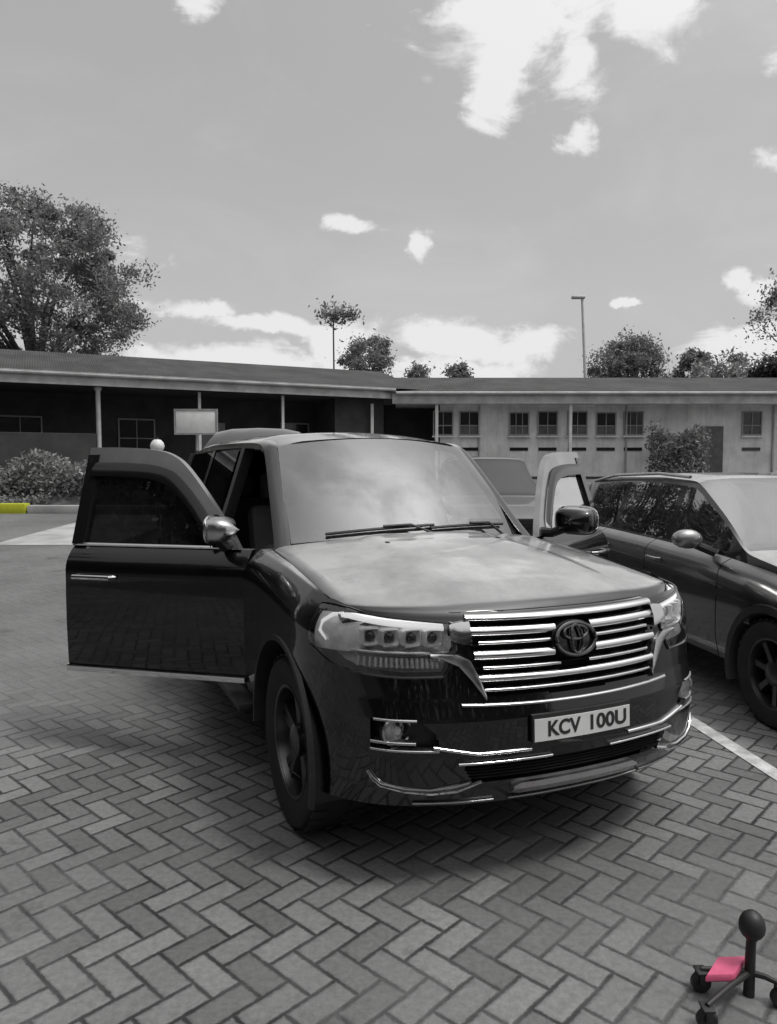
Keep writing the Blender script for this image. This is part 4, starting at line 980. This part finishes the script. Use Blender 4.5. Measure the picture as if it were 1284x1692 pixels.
# ================================================================== trees
def tree(name, label, u, v, Y, rx, rz, base_z, leafm, nleaf, lsize, seed, group=None, airy=1.0, trunk_r=.3, ncl=60):
    rnd = random.Random(seed); c = at(u, v, Y)
    t = empty(name, (c.x, Y, base_z), rnd.uniform(0, 6), label, 'tree', group)
    cz = c.z - base_z
    tr = MB(); fork = max(1.0, cz - rz * .8)
    tr.tube([(0, 0, -.2), (.05, .02, fork * .5), (.0, .05, fork)], [trunk_r * 1.25, trunk_r, trunk_r * .8], 10)
    cl = []
    for k in range(ncl):
        a = rnd.uniform(0, 2 * math.pi); h = rnd.uniform(-.85, 1); rr = math.sqrt(max(0, 1 - h * h)) * rnd.uniform(.45, 1.0)
        cl.append(Vector((rx * rr * math.cos(a), rx * rr * math.sin(a), cz + rz * h * rnd.uniform(.6, 1))))
    for q in cl[:min(22, ncl // 3)]:
        m_ = Vector((q.x * .45 + rnd.uniform(-.4, .4), q.y * .45 + rnd.uniform(-.4, .4), fork + (q.z - fork) * .55))
        tr.tube([(0, .05, fork - .1), m_, q], [trunk_r * .42, trunk_r * .18, trunk_r * .04], 6)
    tr.build('trunk', M['bark'], t)
    s_ = rx / math.sqrt(ncl) * 1.95
    vs, fs = [], []
    per = nleaf // ncl
    for q in cl:
        cs = s_ * rnd.uniform(.45, 1.35)
        for k in range(int(per * rnd.uniform(.6, 1.4) * airy)):
            d = Vector((rnd.gauss(0, 1), rnd.gauss(0, 1), rnd.gauss(0, .75))) * cs * .5
            p_ = q + d; ax = Vector((rnd.gauss(0, 1), rnd.gauss(0, 1), rnd.gauss(0, 1))).normalized(); ay = ax.cross(Vector((rnd.gauss(0, 1), rnd.gauss(0, 1), rnd.gauss(0, 1)))).normalized()
            L1 = lsize * rnd.uniform(.6, 1.3); W1 = L1 * .45; n0 = len(vs)
            vs += [p_ - ax * L1, p_ + ay * W1, p_ + ax * L1, p_ - ay * W1]; fs.append((n0, n0 + 1, n0 + 2, n0 + 3))
    me = bpy.data.meshes.new('crown'); me.from_pydata([tuple(q) for q in vs], [], fs); me.materials.append(leafm)
    o = bpy.data.objects.new('crown', me); C.objects.link(o); o.parent = t
    return t
tree('broadleaf_tree', 'big dense rounded tree rising behind the veranda roof at the left', 55, 490, 40, 6.0, 5.4, 1.2, M['leaf'], 62000, .11, 1, trunk_r=.45, ncl=230)
tree('small_tree', 'small dark rounded tree above the roof where the two blocks meet', 606, 598, 46, 1.75, 1.7, 1.2, M['leaf'], 7000, .10, 2, trunk_r=.15, ncl=40)
tree('slender_tree', 'thin tree with a sparse wispy flat top beside the small rounded tree', 552, 520, 50, 1.35, .45, 1.2, M['leaf_pale'], 700, .16, 3, trunk_r=.06, ncl=14)
G1 = 'low tree tops showing above the right roof'
tree('distant_tree', 'tiny tree top just right of the small rounded tree over the roof', 692, 622, 55, .9, .7, 1.2, M['leaf'], 1200, .13, 4, G1, trunk_r=.1, ncl=14)
tree('distant_tree', 'tiny bush like tree top midway along the roof, left of the light pole', 760, 620, 55, .9, .8, 1.2, M['leaf'], 1400, .13, 5, G1, trunk_r=.1, ncl=14)
tree('round_tree', 'wide dark tree just right of the light pole above the roof', 1045, 610, 48, 2.6, 2.0, 1.2, M['leaf'], 14000, .11, 6, trunk_r=.2, ncl=60)
tree('upright_tree', 'narrow upright tree top between the wide dark tree and the loose tree', 1146, 612, 50, 1.2, 1.6, 1.2, M['leaf'], 3500, .14, 7, trunk_r=.12, ncl=26)
tree('loose_tree', 'loose open branched tree low over the right end of the roof', 1205, 612, 46, 2.0, 1.0, 1.2, M['leaf_pale'], 1900, .15, 8, trunk_r=.12, ncl=26, airy=.8)
tree('dark_tree', 'dark dense tree at the right edge close over the roof', 1300, 622, 40, 1.7, 1.25, 1.2, M['leaf_dark'], 6000, .13, 9, trunk_r=.15, ncl=40)
tree('tall_tree', 'tall airy tree cut by the right edge of the photo', 1345, 520, 38, 3.0, 3.0, 1.2, M['leaf'], 9000, .10, 10, trunk_r=.2, ncl=50, airy=.8)
# hedge at the left
def hedge(name, label, x0, x1, y, z0, z1, dp, n, lsize, seed, mat):
    rnd = random.Random(seed); h = empty(name, ((x0 + x1) / 2, y, z0), 0, label, 'hedge'); vs, fs = [], []
    for k in range(n):
        x = rnd.uniform(x0, x1) - (x0 + x1) / 2; tp = (z1 - z0) * (.72 + .28 * math.sin(x * 2.1 + seed) * math.sin(x * .9) + rnd.uniform(-.06, .06))
        p_ = Vector((x, rnd.gauss(0, dp * .4), rnd.uniform(0, 1) ** .8 * tp)); ax = Vector((rnd.gauss(0, 1), rnd.gauss(0, 1), rnd.gauss(0, 1))).normalized(); ay = ax.cross(Vector((rnd.gauss(0, 1), rnd.gauss(0, 1), rnd.gauss(0, 1)))).normalized()
        L1 = lsize * rnd.uniform(.6, 1.4); W1 = L1 * .45; n0 = len(vs); vs += [p_ - ax * L1, p_ + ay * W1, p_ + ax * L1, p_ - ay * W1]; fs.append((n0, n0 + 1, n0 + 2, n0 + 3))
    me = bpy.data.meshes.new('foliage'); me.from_pydata([tuple(q) for q in vs], [], fs); me.materials.append(mat); o = bpy.data.objects.new('foliage', me); C.objects.link(o); o.parent = h
    b = MB()
    for k in range(int((x1 - x0) / .4)):
        x = (x0 - x1) / 2 + .2 + k * .4; b.tube([(x, 0, 0), (x + rnd.uniform(-.1, .1), rnd.uniform(-.1, .1), (z1 - z0) * .6)], [.02, .008], 5)
    b.build('stems', M['bark'], h)
hedge('clipped_hedge', 'uneven dark hedge in front of the veranda parapet at the left', -18, -6.5, 21.6, .80, 2.15, .9, 20000, .065, 3, M['leaf'])
hedge('wall_shrub', 'tall irregular dark shrub growing against the right wall beside the door', 10.1, 12.2, 28.9, 1.2, 3.55, .8, 4200, .075, 7, M['leaf'])
hedge('low_shrubs', 'low pale shrubs along the kerb in front of the dark hedge', -16.5, -9.5, 20.75, .42, 1.10, .4, 5200, .055, 5, M['leaf_pale'])

# ================================================================== small trolley at the lower right
T0 = Vector((1.12, 2.23, 0))
tro = empty('small_trolley', T0, 0, 'small black castored stand with upright knobbed post and pink pad at the bottom right corner', 'trolley')
b = MB(); b.tube([(0, 0, .0), (.002, 0, .15), (.004, 0, .20)], [.017, .015, .014], 12); b.build('post', M['black'], tro)
b = MB(); b.lathe([(.016, .178), (.020, .184), (.020, .190), (.030, .194), (.037, .206), (.039, .222), (.036, .240), (.028, .256), (.016, .266), (.001, .270)], (.004, 0, 0), 'Z', 20); b.build('knob', M['black'], tro)
def gp(u, v, z=0):
    x, y = (u - 642) / FPX, (v - 846) / FPX; p = R(HORIZ_PITCH)
    dx, dy, dz = x, math.cos(p) - y * math.sin(p), -math.sin(p) - y * math.cos(p)
    k = (z - EYE) / dz; return Vector((dx * k, dy * k, z))
q = [gp(u, v, .09) - T0 for u, v in ((1166, 1616), (1186, 1584), (1234, 1583), (1214, 1615))]
b = MB(); cen = sum(q, Vector()) / 4
rings = []
for f, dz in ((.90, -.016), (1, -.010), (1, .002), (.93, .008)): rings.append([tuple(cen + (p_ - cen) * f + Vector((0, 0, dz))) for p_ in (q[0], (q[0] + q[1]) / 2, q[1], (q[1] + q[2]) / 2, q[2], (q[2] + q[3]) / 2, q[3], (q[3] + q[0]) / 2)])
b.sweep(rings); b.build('pad', M['pink'], tro)
feet = [gp(1158, 1622, .03) - T0, gp(1168, 1684, .03) - T0, gp(1290, 1648, .03) - T0]
b = MB()
for p_ in feet: b.tube([(0, 0, .072), tuple(p_ * .5 + Vector((0, 0, .062))), tuple(Vector((p_.x, p_.y, .071)))], [.010, .009, .008], 8)
b.tube([(0, 0, .06), tuple(cen + Vector((0, 0, -.012)))], .009, 8)
b.build('base_frame', M['black'], tro)
for p_ in feet:
    b = MB(); b.lathe([(.001, -.014), (.024, -.014), (.030, -.009), (.030, .009), (.024, .014), (.001, .014)], (p_.x, p_.y, .030), 'Y', 20); b.box((p_.x, p_.y, .066), (.034, .046, .008), bev=.002); b.box((p_.x, p_.y - .020, .046), (.022, .006, .036), bev=.002); b.box((p_.x, p_.y + .020, .046), (.022, .006, .036), bev=.002); b.build('castor', M['black'], tro)

# leaf screen added out of view, behind and left, to darken reflections and fill
vs, fs = [], []; rnd = random.Random(11)
for k in range(95000):
    x = rnd.uniform(-30, 26); zt_ = 11.5 + 2 * math.sin(x * .35) + 1.2 * math.sin(x * 1.1 + 1)
    p_ = Vector((x, -17 + rnd.gauss(0, 1.2), rnd.uniform(0, zt_))) if k % 2 else Vector((-17 + rnd.gauss(0, 1.2), x * .6 - 1, rnd.uniform(0, zt_ * 1.25))); ax = Vector((rnd.gauss(0, 1), rnd.gauss(0, 1), rnd.gauss(0, 1))).normalized(); ay = ax.cross(Vector((rnd.gauss(0, 1), rnd.gauss(0, 1), rnd.gauss(0, 1)))).normalized()
    L1 = .26 * rnd.uniform(.6, 1.4); W1 = L1 * .5; n0 = len(vs); vs += [p_ - ax * L1, p_ + ay * W1, p_ + ax * L1, p_ - ay * W1]; fs.append((n0, n0 + 1, n0 + 2, n0 + 3))
me = bpy.data.meshes.new('added_leaf_screen'); me.from_pydata([tuple(q) for q in vs], [], fs); me.materials.append(M['leaf_dark'])
o = bpy.data.objects.new('added_leaf_screen', me); C.objects.link(o); tag(o, 'dark leaf screen added out of view, left and behind, to darken reflections', 'trees', kind='stuff')
